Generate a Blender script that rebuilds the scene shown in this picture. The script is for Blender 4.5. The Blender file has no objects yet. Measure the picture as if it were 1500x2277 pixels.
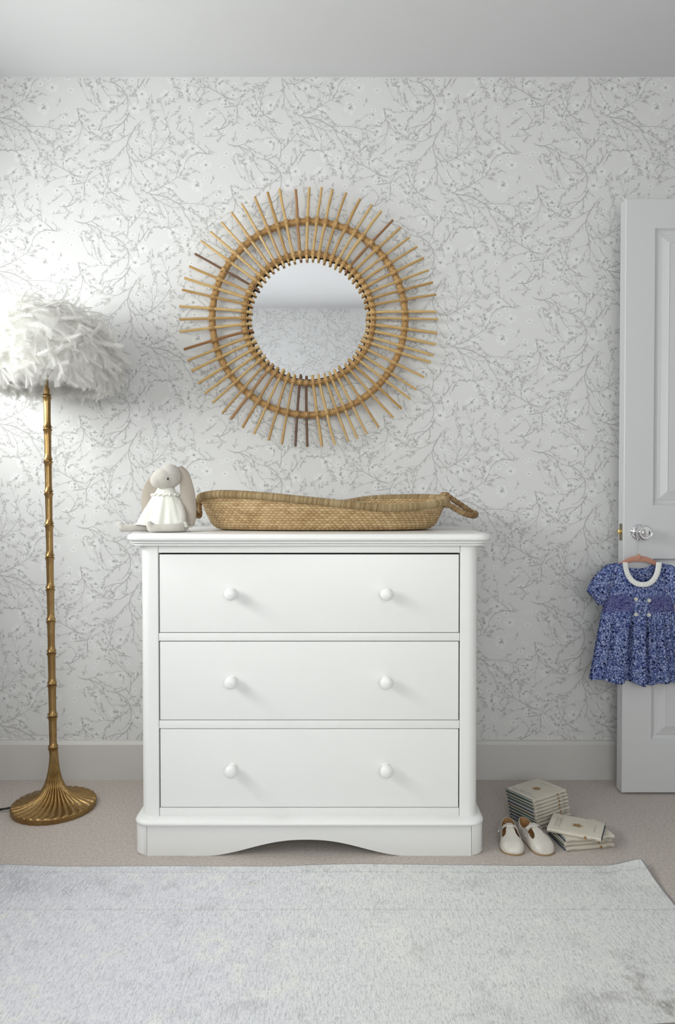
import bpy, bmesh, math, random
import numpy as np
from mathutils import Vector, Matrix, Euler

PI = math.pi
sc = bpy.context.scene
COL = sc.collection

# ------------------------------------------------------------------ camera
FPX = 1594.0
CAM = Vector((0.0, -2.525, 0.99))
PITCH = math.radians(1.06)
cd = bpy.data.cameras.new('camera')
cd.sensor_fit = 'VERTICAL'
cd.sensor_height = 36.0
cd.lens = FPX / 2277 * 36.0
cd.clip_start = 0.05
cam = bpy.data.objects.new('camera', cd)
COL.objects.link(cam)
cam.location = CAM
cam.rotation_euler = (PI / 2 - PITCH, 0, 0)
sc.camera = cam

# ------------------------------------------------------------------ world, light, exposure
world = bpy.data.worlds.new('world')
sc.world = world
world.use_nodes = True
bg = world.node_tree.nodes['Background']
bg.inputs[0].default_value = (0.86, 0.93, 1.0, 1)
bg.inputs[1].default_value = 1.0

sc.view_settings.view_transform = 'Standard'
sc.view_settings.look = 'None'
sc.view_settings.exposure = 0.17
sc.view_settings.gamma = 1.0
sc.view_settings.use_curve_mapping = False

WX = -1.50                       # left wall
EX = 1.76                        # right wall
SY = -3.08                       # wall behind the camera
CZ = 2.459                       # ceiling
WIN = (-2.62, -0.24, 1.25, 1.78)  # y0, y1, z0, z1 of the left window


FILL_WIN = (-0.35, 0.95, 0.75, 1.70)   # x0, x1, z0, z1 of the added fill window behind the camera
RV = 0.09                        # depth of the window reveal


def area_light(name, loc, rot, sx, sy, watts, color):
    ld = bpy.data.lights.new(name, 'AREA')
    ld.shape = 'RECTANGLE'
    ld.size, ld.size_y = sx, sy
    ld.energy = watts
    ld.color = color
    o = bpy.data.objects.new(name, ld)
    COL.objects.link(o)
    o.location = loc
    o.rotation_euler = rot
    return o


# daylight at the left window, plus an added fill light at the rear
area_light('window_daylight', (WX - RV - 0.02, (WIN[0] + WIN[1]) / 2, (WIN[2] + WIN[3]) / 2),
           (0, -PI / 2, 0), WIN[3] - WIN[2], WIN[1] - WIN[0], 48.0, (1.0, 0.985, 0.965))
area_light('rear_fill_light', ((FILL_WIN[0] + FILL_WIN[1]) / 2, SY - RV - 0.02, (FILL_WIN[2] + FILL_WIN[3]) / 2),
           (PI / 2, 0, 0), FILL_WIN[1] - FILL_WIN[0], FILL_WIN[3] - FILL_WIN[2], 22.0, (1.0, 0.98, 0.955))  # added fill from behind the camera, source unseen

# ------------------------------------------------------------------ material helpers
def nt(name):
    m = bpy.data.materials.new(name)
    m.use_nodes = True
    t = m.node_tree
    return m, t, t.nodes['Principled BSDF'], t.nodes['Material Output']


def simple(name, col, rough=0.6, metal=0.0, spec=0.5, sheen=0.0, bump=None, vary=None):
    m, t, b, o = nt(name)
    b.inputs['Base Color'].default_value = (*col, 1)
    b.inputs['Roughness'].default_value = rough
    b.inputs['Metallic'].default_value = metal
    b.inputs['Specular IOR Level'].default_value = spec
    if sheen:
        b.inputs['Sheen Weight'].default_value = sheen
    L = t.links.new
    tc = t.nodes.new('ShaderNodeTexCoord')
    if bump:
        n = t.nodes.new('ShaderNodeTexNoise')
        n.inputs['Scale'].default_value = bump[0]
        n.inputs['Detail'].default_value = 4
        bp = t.nodes.new('ShaderNodeBump')
        bp.inputs['Strength'].default_value = bump[1]
        bp.inputs['Distance'].default_value = bump[2]
        L(tc.outputs['Object'], n.inputs['Vector'])
        L(n.outputs['Fac'], bp.inputs['Height'])
        L(bp.outputs[0], b.inputs['Normal'])
    if vary:
        n2 = t.nodes.new('ShaderNodeTexNoise')
        n2.inputs['Scale'].default_value = vary[0]
        n2.inputs['Detail'].default_value = 5
        r = t.nodes.new('ShaderNodeValToRGB')
        r.color_ramp.elements[0].position = 0.3
        r.color_ramp.elements[1].position = 0.7
        r.color_ramp.elements[0].color = (*vary[1], 1)
        r.color_ramp.elements[1].color = (*col, 1)
        L(tc.outputs['Object'], n2.inputs['Vector'])
        L(n2.outputs['Fac'], r.inputs[0])
        L(r.outputs[0], b.inputs['Base Color'])
    return m


class NG:
    """tiny node graph helper"""
    def __init__(s, t):
        s.t = t

    def n(s, typ, **kw):
        nd = s.t.nodes.new(typ)
        for k, v in kw.items():
            if k.startswith('i_'):
                key = k[2:].replace('_', ' ')
                nd.inputs[key].default_value = v
            else:
                setattr(nd, k, v)
        return nd

    def l(s, a, b):
        s.t.links.new(a, b)

    def math(s, op, a, b=None, c=None, clamp=False):
        nd = s.t.nodes.new('ShaderNodeMath')
        nd.operation = op
        nd.use_clamp = clamp
        for i, v in enumerate((a, b, c)):
            if v is None:
                continue
            if isinstance(v, (int, float)):
                nd.inputs[i].default_value = v
            else:
                s.l(v, nd.inputs[i])
        return nd.outputs[0]

    def mapr(s, v, a, b, c, d):
        nd = s.t.nodes.new('ShaderNodeMapRange')
        nd.clamp = True
        s.l(v, nd.inputs[0])
        for i, x in enumerate((a, b, c, d)):
            nd.inputs[i + 1].default_value = x
        return nd.outputs[0]

    def mix(s, f, a, b, mode='MIX'):
        nd = s.t.nodes.new('ShaderNodeMix')
        nd.data_type = 'RGBA'
        nd.blend_type = mode
        if isinstance(f, (int, float)):
            nd.inputs[0].default_value = f
        else:
            s.l(f, nd.inputs[0])
        for i, v in ((6, a), (7, b)):
            if isinstance(v, tuple):
                nd.inputs[i].default_value = (*v, 1)
            else:
                s.l(v, nd.inputs[i])
        return nd.outputs[2]

    def mapping(s, vec, scale=(1, 1, 1), rot=(0, 0, 0), loc=(0, 0, 0)):
        nd = s.t.nodes.new('ShaderNodeMapping')
        nd.inputs['Scale'].default_value = scale
        nd.inputs['Rotation'].default_value = rot
        nd.inputs['Location'].default_value = loc
        s.l(vec, nd.inputs[0])
        return nd.outputs[0]

    def noise(s, vec, scale, detail=3, rough=0.5):
        nd = s.t.nodes.new('ShaderNodeTexNoise')
        nd.inputs['Scale'].default_value = scale
        nd.inputs['Detail'].default_value = detail
        nd.inputs['Roughness'].default_value = rough
        s.l(vec, nd.inputs['Vector'])
        return nd.outputs['Fac']

    def bump(s, h, strength, dist):
        nd = s.t.nodes.new('ShaderNodeBump')
        nd.inputs['Strength'].default_value = strength
        nd.inputs['Distance'].default_value = dist
        s.l(h, nd.inputs['Height'])
        return nd.outputs[0]


# ------------------------------------------------------------------ materials
M = {}
M['paper'] = simple('wallpaper_ground', (0.705, 0.701, 0.702), 0.75, spec=0.25)
M['p_branch'] = simple('wallpaper_branch', (0.450, 0.445, 0.445), 0.75, spec=0.25)
M['p_leaf'] = simple('wallpaper_leaf', (0.505, 0.50, 0.50), 0.75, spec=0.25)
M['p_leaf2'] = simple('wallpaper_leaf_pale', (0.61, 0.607, 0.605), 0.75, spec=0.25)
M['p_petal'] = simple('wallpaper_petal', (0.755, 0.755, 0.757), 0.75, spec=0.25)
M['p_heart'] = simple('wallpaper_heart', (0.40, 0.395, 0.395), 0.75, spec=0.25)
M['wallpaint'] = simple('plain_wall_paint', (0.66, 0.66, 0.665), 0.8, spec=0.2)
M['ceiling'] = simple('ceiling_paint', (0.66, 0.66, 0.675), 0.9, spec=0.2, bump=(60, 0.05, 0.001))
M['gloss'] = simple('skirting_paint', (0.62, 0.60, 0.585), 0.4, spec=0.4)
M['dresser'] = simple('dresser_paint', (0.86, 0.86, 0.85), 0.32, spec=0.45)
M['inner'] = simple('drawer_gap_shade', (0.02, 0.02, 0.02), 0.9, spec=0.1)  # near-black paints in the shade seen through the drawer gaps
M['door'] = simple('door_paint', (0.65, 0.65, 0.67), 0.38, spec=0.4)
M['chrome'] = simple('chrome', (0.80, 0.80, 0.82), 0.06, metal=1.0)
M['steel'] = simple('steel_wire', (0.72, 0.72, 0.72), 0.25, metal=1.0)
M['plated'] = simple('brass_latch', (0.75, 0.55, 0.22), 0.25, metal=1.0)
M['keep'] = simple('latch_plate', (0.30, 0.25, 0.17), 0.35, metal=1.0)
M['black'] = simple('black_flex', (0.012, 0.012, 0.014), 0.6, bump=(900, 0.4, 0.0005))
M['glass_back'] = simple('mirror_backing', (0.05, 0.035, 0.022), 0.7)
M['mirror'] = simple('mirror_silver', (0.93, 0.94, 0.965), 0.015, metal=1.0)
M['eye'] = simple('glass_eye', (0.004, 0.004, 0.005), 0.08)
M['hanger'] = simple('pink_flocking', (0.50, 0.25, 0.185), 0.9, sheen=0.6, spec=0.1)
M['button'] = simple('shell_button', (0.62, 0.62, 0.58), 0.3)
M['ruffle'] = simple('white_cotton_trim', (0.82, 0.82, 0.80), 0.85, spec=0.1, bump=(500, 0.25, 0.0006))
M['shoe'] = simple('cream_leather', (0.66, 0.62, 0.565), 0.34, spec=0.5, bump=(700, 0.06, 0.0004))
M['shoe_in'] = simple('tan_lining', (0.47, 0.27, 0.125), 0.7, spec=0.2, vary=(60, (0.36, 0.20, 0.09)))
M['shoe_sole'] = simple('tan_sole', (0.36, 0.245, 0.13), 0.6)
M['jacket'] = simple('book_jacket', (0.62, 0.575, 0.495), 0.42, spec=0.4, vary=(25, (0.57, 0.525, 0.445)))
M['page'] = simple('book_pages', (0.60, 0.58, 0.53), 0.9, spec=0.1, bump=(1200, 0.3, 0.0004))
M['ink'] = simple('book_ink', (0.11, 0.105, 0.10), 0.6)
M['inkgrey'] = simple('book_ink_grey', (0.28, 0.27, 0.26), 0.6)
M['vign'] = simple('book_vignette', (0.42, 0.22, 0.075), 0.6, vary=(180, (0.20, 0.12, 0.06)))
M['vign2'] = simple('book_vignette_ring', (0.52, 0.45, 0.33), 0.6)
M['feather'] = None
M['linen'] = simple('shade_lining', (0.82, 0.81, 0.78), 0.9, spec=0.1)
M['tulle'] = simple('rabbit_dress_cotton', (0.83, 0.82, 0.755), 0.9, spec=0.1, bump=(420, 0.35, 0.0008))
M['ottoman'] = simple('taupe_upholstery', (0.28, 0.25, 0.235), 0.9, spec=0.1, bump=(500, 0.3, 0.001), vary=(300, (0.24, 0.21, 0.20)))
M['ottoman_leg'] = simple('dark_wood', (0.10, 0.06, 0.035), 0.5, vary=(30, (0.06, 0.035, 0.02)))
M['string'] = simple('tag_string', (0.20, 0.17, 0.15), 0.8)
BOARDS = [(0.045, 0.09, 0.085), (0.07, 0.085, 0.05), (0.13, 0.08, 0.05), (0.05, 0.07, 0.12), (0.11, 0.14, 0.14)]
for i, c in enumerate(BOARDS):
    M['board%d' % i] = simple('book_board_%s' % 'abcde'[i], c, 0.6)


def make_feather_mat():
    m, t, b, o = nt('white_feather')
    g = NG(t)
    tc = g.n('ShaderNodeTexCoord')
    col = g.mix(g.noise(tc.outputs['Object'], 9, 2), (0.91, 0.90, 0.875), (0.97, 0.965, 0.955))
    g.l(col, b.inputs['Base Color'])
    b.inputs['Roughness'].default_value = 0.9
    b.inputs['Specular IOR Level'].default_value = 0.1
    tr = g.n('ShaderNodeBsdfTranslucent')
    g.l(col, tr.inputs[0])
    mx = g.n('ShaderNodeMixShader')
    mx.inputs[0].default_value = 0.55
    g.l(b.outputs[0], mx.inputs[1])
    g.l(tr.outputs[0], mx.inputs[2])
    g.l(mx.outputs[0], o.inputs[0])
    return m


M['feather'] = make_feather_mat()


def make_brass():
    m, t, b, o = nt('antique_brass')
    g = NG(t)
    tc = g.n('ShaderNodeTexCoord')
    n1 = g.noise(tc.outputs['Object'], 14, 4, 0.6)
    n2 = g.noise(g.mapping(tc.outputs['Object'], (300, 300, 25)), 1.0, 2)
    col = g.mix(g.mapr(n1, 0.3, 0.75, 0, 1), (0.29, 0.175, 0.068), (0.40, 0.265, 0.115))
    g.l(col, b.inputs['Base Color'])
    b.inputs['Metallic'].default_value = 1.0
    g.l(g.mapr(n2, 0.3, 0.7, 0.24, 0.40), b.inputs['Roughness'])
    return m


M['brass'] = make_brass()


def make_cane(name, dark, light, ring=False):
    m, t, b, o = nt(name)
    g = NG(t)
    tc = g.n('ShaderNodeTexCoord')
    oi = g.n('ShaderNodeObjectInfo')
    n1 = g.noise(g.mapping(tc.outputs['Object'], (40, 40, 40)), 1.0, 4)
    f = g.math('ADD', g.math('MULTIPLY', oi.outputs['Random'], 0.55), g.math('MULTIPLY', n1, 0.55))
    col = g.mix(g.mapr(f, 0.2, 0.9, 0, 1), dark, light)
    g.l(col, b.inputs['Base Color'])
    b.inputs['Roughness'].default_value = 0.42
    b.inputs['Specular IOR Level'].default_value = 0.4
    g.l(g.bump(g.noise(g.mapping(tc.outputs['Object'], (90, 90, 90)), 1.0, 3), 0.25, 0.0008), b.inputs['Normal'])
    return m


M['cane'] = make_cane('rattan_stick', (0.39, 0.22, 0.075), (0.61, 0.42, 0.18))
M['cane_dark'] = make_cane('rattan_dark', (0.085, 0.04, 0.022), (0.19, 0.10, 0.06))
M['cane_red'] = make_cane('rattan_reddish', (0.27, 0.13, 0.05), (0.40, 0.22, 0.10))
M['cane_ring'] = make_cane('rattan_ring', (0.38, 0.205, 0.068), (0.55, 0.335, 0.125))
M['cane_bind'] = make_cane('rattan_binding', (0.42, 0.23, 0.085), (0.63, 0.41, 0.18))


def make_straw(name, stops, rough=0.6):
    m, t, b, o = nt(name)
    g = NG(t)
    tc = g.n('ShaderNodeTexCoord')
    at = g.n('ShaderNodeAttribute', attribute_name='tint')
    n1 = g.noise(tc.outputs['Object'], 14, 3)
    f = g.math('ADD', g.math('MULTIPLY', at.outputs['Fac'], 0.7), g.math('MULTIPLY', n1, 0.45))
    r = g.n('ShaderNodeValToRGB')
    el = r.color_ramp.elements
    el[0].position, el[0].color = stops[0][0], (*stops[0][1], 1)
    el[1].position, el[1].color = stops[-1][0], (*stops[-1][1], 1)
    for p, c in stops[1:-1]:
        e = el.new(p)
        e.color = (*c, 1)
    g.l(f, r.inputs[0])
    g.l(r.outputs[0], b.inputs['Base Color'])
    b.inputs['Roughness'].default_value = rough
    b.inputs['Specular IOR Level'].default_value = 0.35
    g.l(g.bump(g.noise(g.mapping(tc.outputs['Object'], (250, 250, 1400)), 1.0, 3), 0.8, 0.0012), b.inputs['Normal'])
    return m


M['straw'] = make_straw('woven_seagrass', [(0.15, (0.20, 0.115, 0.045)), (0.45, (0.43, 0.285, 0.14)), (0.72, (0.60, 0.435, 0.235)), (1.0, (0.74, 0.60, 0.38))])
M['straw_rim'] = make_straw('wrapped_seagrass', [(0.12, (0.21, 0.135, 0.065)), (0.5, (0.37, 0.26, 0.13)), (1.0, (0.56, 0.44, 0.26))])
M['rope'] = make_straw('twisted_seagrass', [(0.12, (0.16, 0.09, 0.04)), (0.55, (0.30, 0.185, 0.085)), (1.0, (0.44, 0.31, 0.16))])


def make_plush():
    m, t, b, o = nt('rabbit_linen')
    g = NG(t)
    tc = g.n('ShaderNodeTexCoord')
    co = tc.outputs['Object']
    w1 = g.n('ShaderNodeTexWave', wave_type='BANDS', bands_direction='X', i_Scale=260.0, i_Distortion=1.5)
    w2 = g.n('ShaderNodeTexWave', wave_type='BANDS', bands_direction='Z', i_Scale=260.0, i_Distortion=1.5)
    g.l(co, w1.inputs['Vector'])
    g.l(co, w2.inputs['Vector'])
    h = g.math('ADD', w1.outputs['Fac'], w2.outputs['Fac'])
    col = g.mix(g.noise(co, 120, 3), (0.52, 0.485, 0.44), (0.63, 0.60, 0.56))
    g.l(col, b.inputs['Base Color'])
    b.inputs['Roughness'].default_value = 0.95
    b.inputs['Specular IOR Level'].default_value = 0.1
    b.inputs['Sheen Weight'].default_value = 0.3
    g.l(g.bump(h, 0.35, 0.0005), b.inputs['Normal'])
    return m


M['plush'] = make_plush()


def make_ear():
    m = simple('rabbit_ear_lining', (0.41, 0.36, 0.31), 0.95, spec=0.1, bump=(500, 0.3, 0.0005))
    return m


M['ear'] = make_ear()


def make_dress_print(name, k=1.0, purple=0.0):
    m, t, b, o = nt(name)
    g = NG(t)
    tc = g.n('ShaderNodeTexCoord')
    nz = g.n('ShaderNodeTexNoise', i_Scale=160.0, i_Detail=3.0)
    g.l(tc.outputs['Object'], nz.inputs['Vector'])
    wv = g.n('ShaderNodeVectorMath', operation='MULTIPLY_ADD')
    g.l(nz.outputs['Color'], wv.inputs[0])
    wv.inputs[1].default_value = (0.012, 0.012, 0.012)
    g.l(tc.outputs['Object'], wv.inputs[2])
    co = g.mapping(wv.outputs[0], (1, 0.6, 1))
    v = g.n('ShaderNodeTexVoronoi', feature='DISTANCE_TO_EDGE', i_Scale=100.0 * k)
    g.l(co, v.inputs['Vector'])
    v1 = g.n('ShaderNodeTexVoronoi', feature='F1', i_Scale=100.0 * k)
    g.l(co, v1.inputs['Vector'])
    v2 = g.n('ShaderNodeTexVoronoi', feature='F1', i_Scale=70.0 * k)
    g.l(g.mapping(wv.outputs[0], (1, 0.6, 1), loc=(0.37, 0.2, 0.71)), v2.inputs['Vector'])
    v3 = g.n('ShaderNodeTexVoronoi', feature='DISTANCE_TO_EDGE', i_Scale=210.0 * k)
    g.l(g.mapping(tc.outputs['Object'], (1, 0.6, 1), loc=(0.11, 0.1, 0.3)), v3.inputs['Vector'])
    sep = g.n('ShaderNodeSeparateColor')
    g.l(v1.outputs['Color'], sep.inputs[0])
    petal = g.mix(sep.outputs[0], (0.20, 0.27, 0.53), (0.42, 0.48, 0.70))
    petal = g.mix(g.mapr(v1.outputs['Distance'], 0.05, 0.25, 1, 0), petal, (0.50, 0.55, 0.72))
    ground = (0.022, 0.03, 0.13)
    col = g.mix(g.mapr(v.outputs[0], 0.05, 0.14, 0, 1), ground, petal)
    col = g.mix(g.mapr(v3.outputs[0], 0.015, 0.07, 0.75, 0), col, (0.05, 0.07, 0.24))
    sep2 = g.n('ShaderNodeSeparateColor')
    g.l(v2.outputs['Color'], sep2.inputs[0])
    spot = g.math('MULTIPLY', g.mapr(v2.outputs['Distance'], 0.22, 0.32, 1, 0), g.math('GREATER_THAN', sep2.outputs[1], 0.30))
    col = g.mix(spot, col, (0.008, 0.010, 0.045))
    if purple:
        col = g.mix(purple, col, (0.075, 0.055, 0.20))
    g.l(col, b.inputs['Base Color'])
    b.inputs['Roughness'].default_value = 0.9
    b.inputs['Specular IOR Level'].default_value = 0.12
    g.l(g.bump(g.noise(tc.outputs['Object'], 900, 2), 0.2, 0.0004), b.inputs['Normal'])
    return m


M['print'] = make_dress_print('blue_ditsy_cotton', 1.2)
M['smock'] = make_dress_print('smocked_cotton', 1.6, 0.5)


def make_carpet():
    m, t, b, o = nt('carpet_pile')
    g = NG(t)
    tc = g.n('ShaderNodeTexCoord')
    co = tc.outputs['Object']
    a = g.noise(co, 420, 4, 0.7)
    c = g.noise(co, 130, 3)
    d = g.noise(co, 3.0, 2)
    f = g.math('ADD', g.math('MULTIPLY', a, 0.6), g.math('MULTIPLY', c, 0.4))
    col = g.mix(g.mapr(f, 0.36, 0.62, 0, 1), (0.44, 0.37, 0.33), (0.73, 0.655, 0.61))
    col = g.mix(g.mapr(d, 0.3, 0.7, 0, 0.12), col, (0.45, 0.41, 0.38))
    g.l(col, b.inputs['Base Color'])
    b.inputs['Roughness'].default_value = 1.0
    b.inputs['Specular IOR Level'].default_value = 0.05
    b.inputs['Sheen Weight'].default_value = 0.25
    g.l(g.bump(f, 0.9, 0.004), b.inputs['Normal'])
    return m


M['carpet'] = make_carpet()


def make_rug(edge_y, edge_x):
    m, t, b, o = nt('faded_rug_weave')
    g = NG(t)
    tc = g.n('ShaderNodeTexCoord')
    co = tc.outputs['Object']                       # rug built in world coordinates
    sp = g.n('ShaderNodeSeparateXYZ')
    g.l(co, sp.inputs[0])
    X, Y = sp.outputs[0], sp.outputs[1]
    base = g.mix(g.noise(co, 2.2, 3), (0.76, 0.76, 0.76), (0.86, 0.855, 0.85))
    base = g.mix(g.mapr(X, 0.15, -0.35, 0, 0.8), base, (0.775, 0.765, 0.85))
    # faded floral fields of the old pattern
    warp = g.n('ShaderNodeTexNoise', i_Scale=4.0, i_Detail=2.0)
    g.l(co, warp.inputs['Vector'])
    vadd = g.n('ShaderNodeVectorMath', operation='MULTIPLY_ADD')
    g.l(warp.outputs['Color'], vadd.inputs[0])
    vadd.inputs[1].default_value = (0.16, 0.16, 0)
    g.l(co, vadd.inputs[2])
    vo = g.n('ShaderNodeTexVoronoi', feature='F1', i_Scale=5.2)
    g.l(vadd.outputs[0], vo.inputs['Vector'])
    ringd = g.math('PINGPONG', g.math('MULTIPLY', vo.outputs['Distance'], 3.2), 1.0)
    blot = g.noise(vadd.outputs[0], 26, 4, 0.65)
    motif = g.math('MULTIPLY', g.mapr(ringd, 0.55, 0.8, 0, 1), g.mapr(blot, 0.46, 0.58, 0, 1))
    col = g.mix(g.math('MULTIPLY', motif, 0.65), base, (0.90, 0.89, 0.85))
    vo2 = g.n('ShaderNodeTexVoronoi', feature='F1', i_Scale=8.0)
    g.l(g.mapping(vadd.outputs[0], loc=(0.4, 0.9, 0)), vo2.inputs['Vector'])
    mot2 = g.math('MULTIPLY', g.mapr(vo2.outputs['Distance'], 0.16, 0.26, 1, 0), g.mapr(blot, 0.42, 0.55, 0, 1))
    col = g.mix(g.math('MULTIPLY', mot2, 0.5), col, (0.90, 0.89, 0.85))
    # darker remains of dye near the left corner and along the right side
    n3 = g.noise(co, 9, 4, 0.65)
    left = g.math('MULTIPLY', g.mapr(X, -1.15, -0.55, 1, 0), g.mapr(Y, edge_y - 0.32, edge_y - 0.10, 0, 1))
    col = g.mix(g.math('MULTIPLY', left, g.mapr(n3, 0.35, 0.6, 0.25, 0.95)), col, (0.33, 0.33, 0.38))
    right = g.math('MULTIPLY', g.mapr(X, 0.42, 0.66, 0, 1), g.mapr(n3, 0.49, 0.60, 0, 1))
    right = g.math('MULTIPLY', right, g.mapr(Y, edge_y - 0.46, edge_y - 0.34, 1, 0))
    col = g.mix(g.math('MULTIPLY', right, 0.75), col, (0.28, 0.24, 0.22))
    d2 = g.math('MULTIPLY', g.mapr(n3, 0.55, 0.68, 0, 1), 0.35)
    col = g.mix(d2, col, (0.42, 0.42, 0.43))
    # border lines parallel to the edge
    for dist, wd, amt, cc in ((0.020, 0.003, 0.5, (0.78, 0.78, 0.77)), (0.034, 0.004, 0.4, (0.45, 0.45, 0.47)),
                              (0.186, 0.003, 0.6, (0.80, 0.80, 0.78)), (0.205, 0.003, 0.5, (0.44, 0.44, 0.46)), (0.214, 0.003, 0.45, (0.80, 0.80, 0.78))):
        dd = g.math('ABSOLUTE', g.math('SUBTRACT', g.math('SUBTRACT', edge_y, Y), dist))
        line = g.math('MULTIPLY', g.mapr(dd, wd * 0.5, wd * 1.3, 1, 0), g.mapr(g.noise(co, 40, 3), 0.35, 0.6, 0.1, 1))
        col = g.mix(g.math('MULTIPLY', line, amt), col, cc)
    # worn yarn: streaks that run with the warp (along y)
    st = g.noise(g.mapping(co, (430, 110, 1)), 1.0, 4, 0.7)
    st2 = g.noise(g.mapping(co, (200, 36, 1)), 1.0, 3, 0.6)
    sm = g.math('ADD', g.math('MULTIPLY', st, 0.6), g.math('MULTIPLY', st2, 0.4))
    col = g.mix(g.mapr(sm, 0.505, 0.575, 0, 0.75), col, (0.90, 0.90, 0.895))
    col = g.mix(g.mapr(sm, 0.41, 0.48, 0.50, 0), col, (0.37, 0.37, 0.39))
    g.l(col, b.inputs['Base Color'])
    b.inputs['Roughness'].default_value = 0.95
    b.inputs['Specular IOR Level'].default_value = 0.08
    g.l(g.bump(sm, 1.0, 0.004), b.inputs['Normal'])
    return m


RUG_Y, RUG_X = -0.622, 0.815
M['rug'] = make_rug(RUG_Y, RUG_X)
M['rug_edge'] = simple('rug_binding', (0.32, 0.32, 0.335), 0.9, spec=0.1, bump=(500, 0.4, 0.001))


def make_pane():
    m, t, b, o = nt('window_pane')
    g = NG(t)
    tr = g.n('ShaderNodeBsdfTransparent')
    tr.inputs[0].default_value = (0.97, 0.99, 0.98, 1)
    gl = g.n('ShaderNodeBsdfGlossy')
    gl.inputs['Roughness'].default_value = 0.02
    mx = g.n('ShaderNodeMixShader')
    mx.inputs[0].default_value = 0.06
    g.l(tr.outputs[0], mx.inputs[1])
    g.l(gl.outputs[0], mx.inputs[2])
    g.l(mx.outputs[0], o.inputs[0])
    return m


M['pane'] = make_pane()

# ------------------------------------------------------------------ geometry helpers
def at(px, py, y):
    """world point seen at pixel (px, py) on the vertical plane y"""
    X = (px - 750.0) / FPX
    Y = (1138.5 - py) / FPX
    d = Vector((X, math.cos(PITCH) + Y * math.sin(PITCH), -math.sin(PITCH) + Y * math.cos(PITCH)))
    s = (y - CAM.y) / d.y
    return CAM + d * s


def link(name, data, parent=None, mat=None):
    o = bpy.data.objects.new(name, data)
    COL.objects.link(o)
    if parent is not None:
        o.parent = parent
    if mat is not None:
        for m in (mat if isinstance(mat, (list, tuple)) else [mat]):
            data.materials.append(m)
    return o


def mk(name, verts, faces, mat, parent=None, smooth=True, flat_angle=None):
    me = bpy.data.meshes.new(name)
    me.from_pydata([tuple(v) for v in verts], [], faces)
    me.validate()
    o = link(name, me, parent, mat)
    if smooth:
        me.polygons.foreach_set('use_smooth', [True] * len(me.polygons))
        if flat_angle:
            me.set_sharp_from_angle(angle=math.radians(flat_angle))
    me.update()
    return o


def bm_obj(name, bm, mat, parent=None, smooth=False, sharp=None):
    me = bpy.data.meshes.new(name)
    bmesh.ops.recalc_face_normals(bm, faces=bm.faces)
    bm.to_mesh(me)
    bm.free()
    if smooth or sharp:
        me.polygons.foreach_set('use_smooth', [True] * len(me.polygons))
        if sharp:
            me.set_sharp_from_angle(angle=math.radians(sharp))
    return link(name, me, parent, mat)


def empty(name, loc, label=None, cat=None, group=None, kind=None, rz=0):
    o = bpy.data.objects.new(name, None)
    COL.objects.link(o)
    o.location = loc
    o.rotation_euler.z = rz
    o.empty_display_size = 0.05
    tag(o, label, cat, group, kind)
    return o


def tag(o, label=None, cat=None, group=None, kind=None):
    if label:
        o['label'] = label
    if cat:
        o['category'] = cat
    if group:
        o['group'] = group
    if kind:
        o['kind'] = kind
    return o


def box_bm(bm, x0, x1, y0, y1, z0, z1, bevel=0.0, seg=2):
    g = bmesh.ops.create_cube(bm, size=1.0)
    vs = g['verts']
    for v in vs:
        v.co = Vector(((x0 + x1) / 2 + v.co.x * (x1 - x0), (y0 + y1) / 2 + v.co.y * (y1 - y0), (z0 + z1) / 2 + v.co.z * (z1 - z0)))
    if bevel > 0:
        es = list({e for v in vs for e in v.link_edges})
        bmesh.ops.bevel(bm, geom=es, offset=bevel, segments=seg, profile=0.6, affect='EDGES')


def box(name, x0, x1, y0, y1, z0, z1, mat, parent=None, bevel=0.0, seg=2):
    bm = bmesh.new()
    box_bm(bm, x0, x1, y0, y1, z0, z1, bevel, seg)
    return bm_obj(name, bm, mat, parent, sharp=35 if bevel else None)


def loft(rings, close_ring=True, cap0=True, cap1=True):
    """rings: list of equal length point lists -> verts, faces"""
    n = len(rings[0])
    verts = [tuple(p) for r in rings for p in r]
    faces = []
    for i in range(len(rings) - 1):
        for j in range(n if close_ring else n - 1):
            k = (j + 1) % n
            faces.append((i * n + j, i * n + k, (i + 1) * n + k, (i + 1) * n + j))
    if cap0:
        faces.append(tuple(range(n))[::-1])
    if cap1:
        faces.append(tuple((len(rings) - 1) * n + j for j in range(n)))
    return verts, faces


def rrect(x0, x1, y0, y1, rf, rb, n=8):
    """rounded rectangle, front (y0) corners rf, back corners rb, counter clockwise"""
    pts = []
    for cx, cy, r, a0 in ((x1 - rf, y0 + rf, rf, -PI / 2), (x1 - rb, y1 - rb, rb, 0), (x0 + rb, y1 - rb, rb, PI / 2), (x0 + rf, y0 + rf, rf, PI)):
        for i in range(n + 1):
            a = a0 + (PI / 2) * i / n
            pts.append((cx + r * math.cos(a), cy + r * math.sin(a)))
    return pts


def slab(name, x0, x1, y0, y1, rf, rb, prof, mat, parent):
    """prof: list of (inset, z) from bottom to top; the back edge is inset by a tenth"""
    rings = []
    for ins, z in prof:
        q = rrect(x0 + ins, x1 - ins, y0 + ins, y1 - ins * 0.1, max(rf - ins, 0.002), max(rb - ins * 0.1, 0.001))
        rings.append([(x, y, z) for x, y in q])
    v, f = loft(rings)
    return mk(name, v, f, mat, parent, True, 40)


def frames(path):
    P = [Vector(p) for p in path]
    T = []
    for i in range(len(P)):
        a = P[max(i - 1, 0)]
        b = P[min(i + 1, len(P) - 1)]
        T.append((b - a).normalized())
    up = Vector((0, 0, 1)) if abs(T[0].z) < 0.9 else Vector((0, 1, 0))
    N = [(up - T[0] * up.dot(T[0])).normalized()]
    for i in range(1, len(P)):
        q = T[i - 1].rotation_difference(T[i])
        n = q @ N[-1]
        N.append((n - T[i] * n.dot(T[i])).normalized())
    return P, T, N


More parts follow.
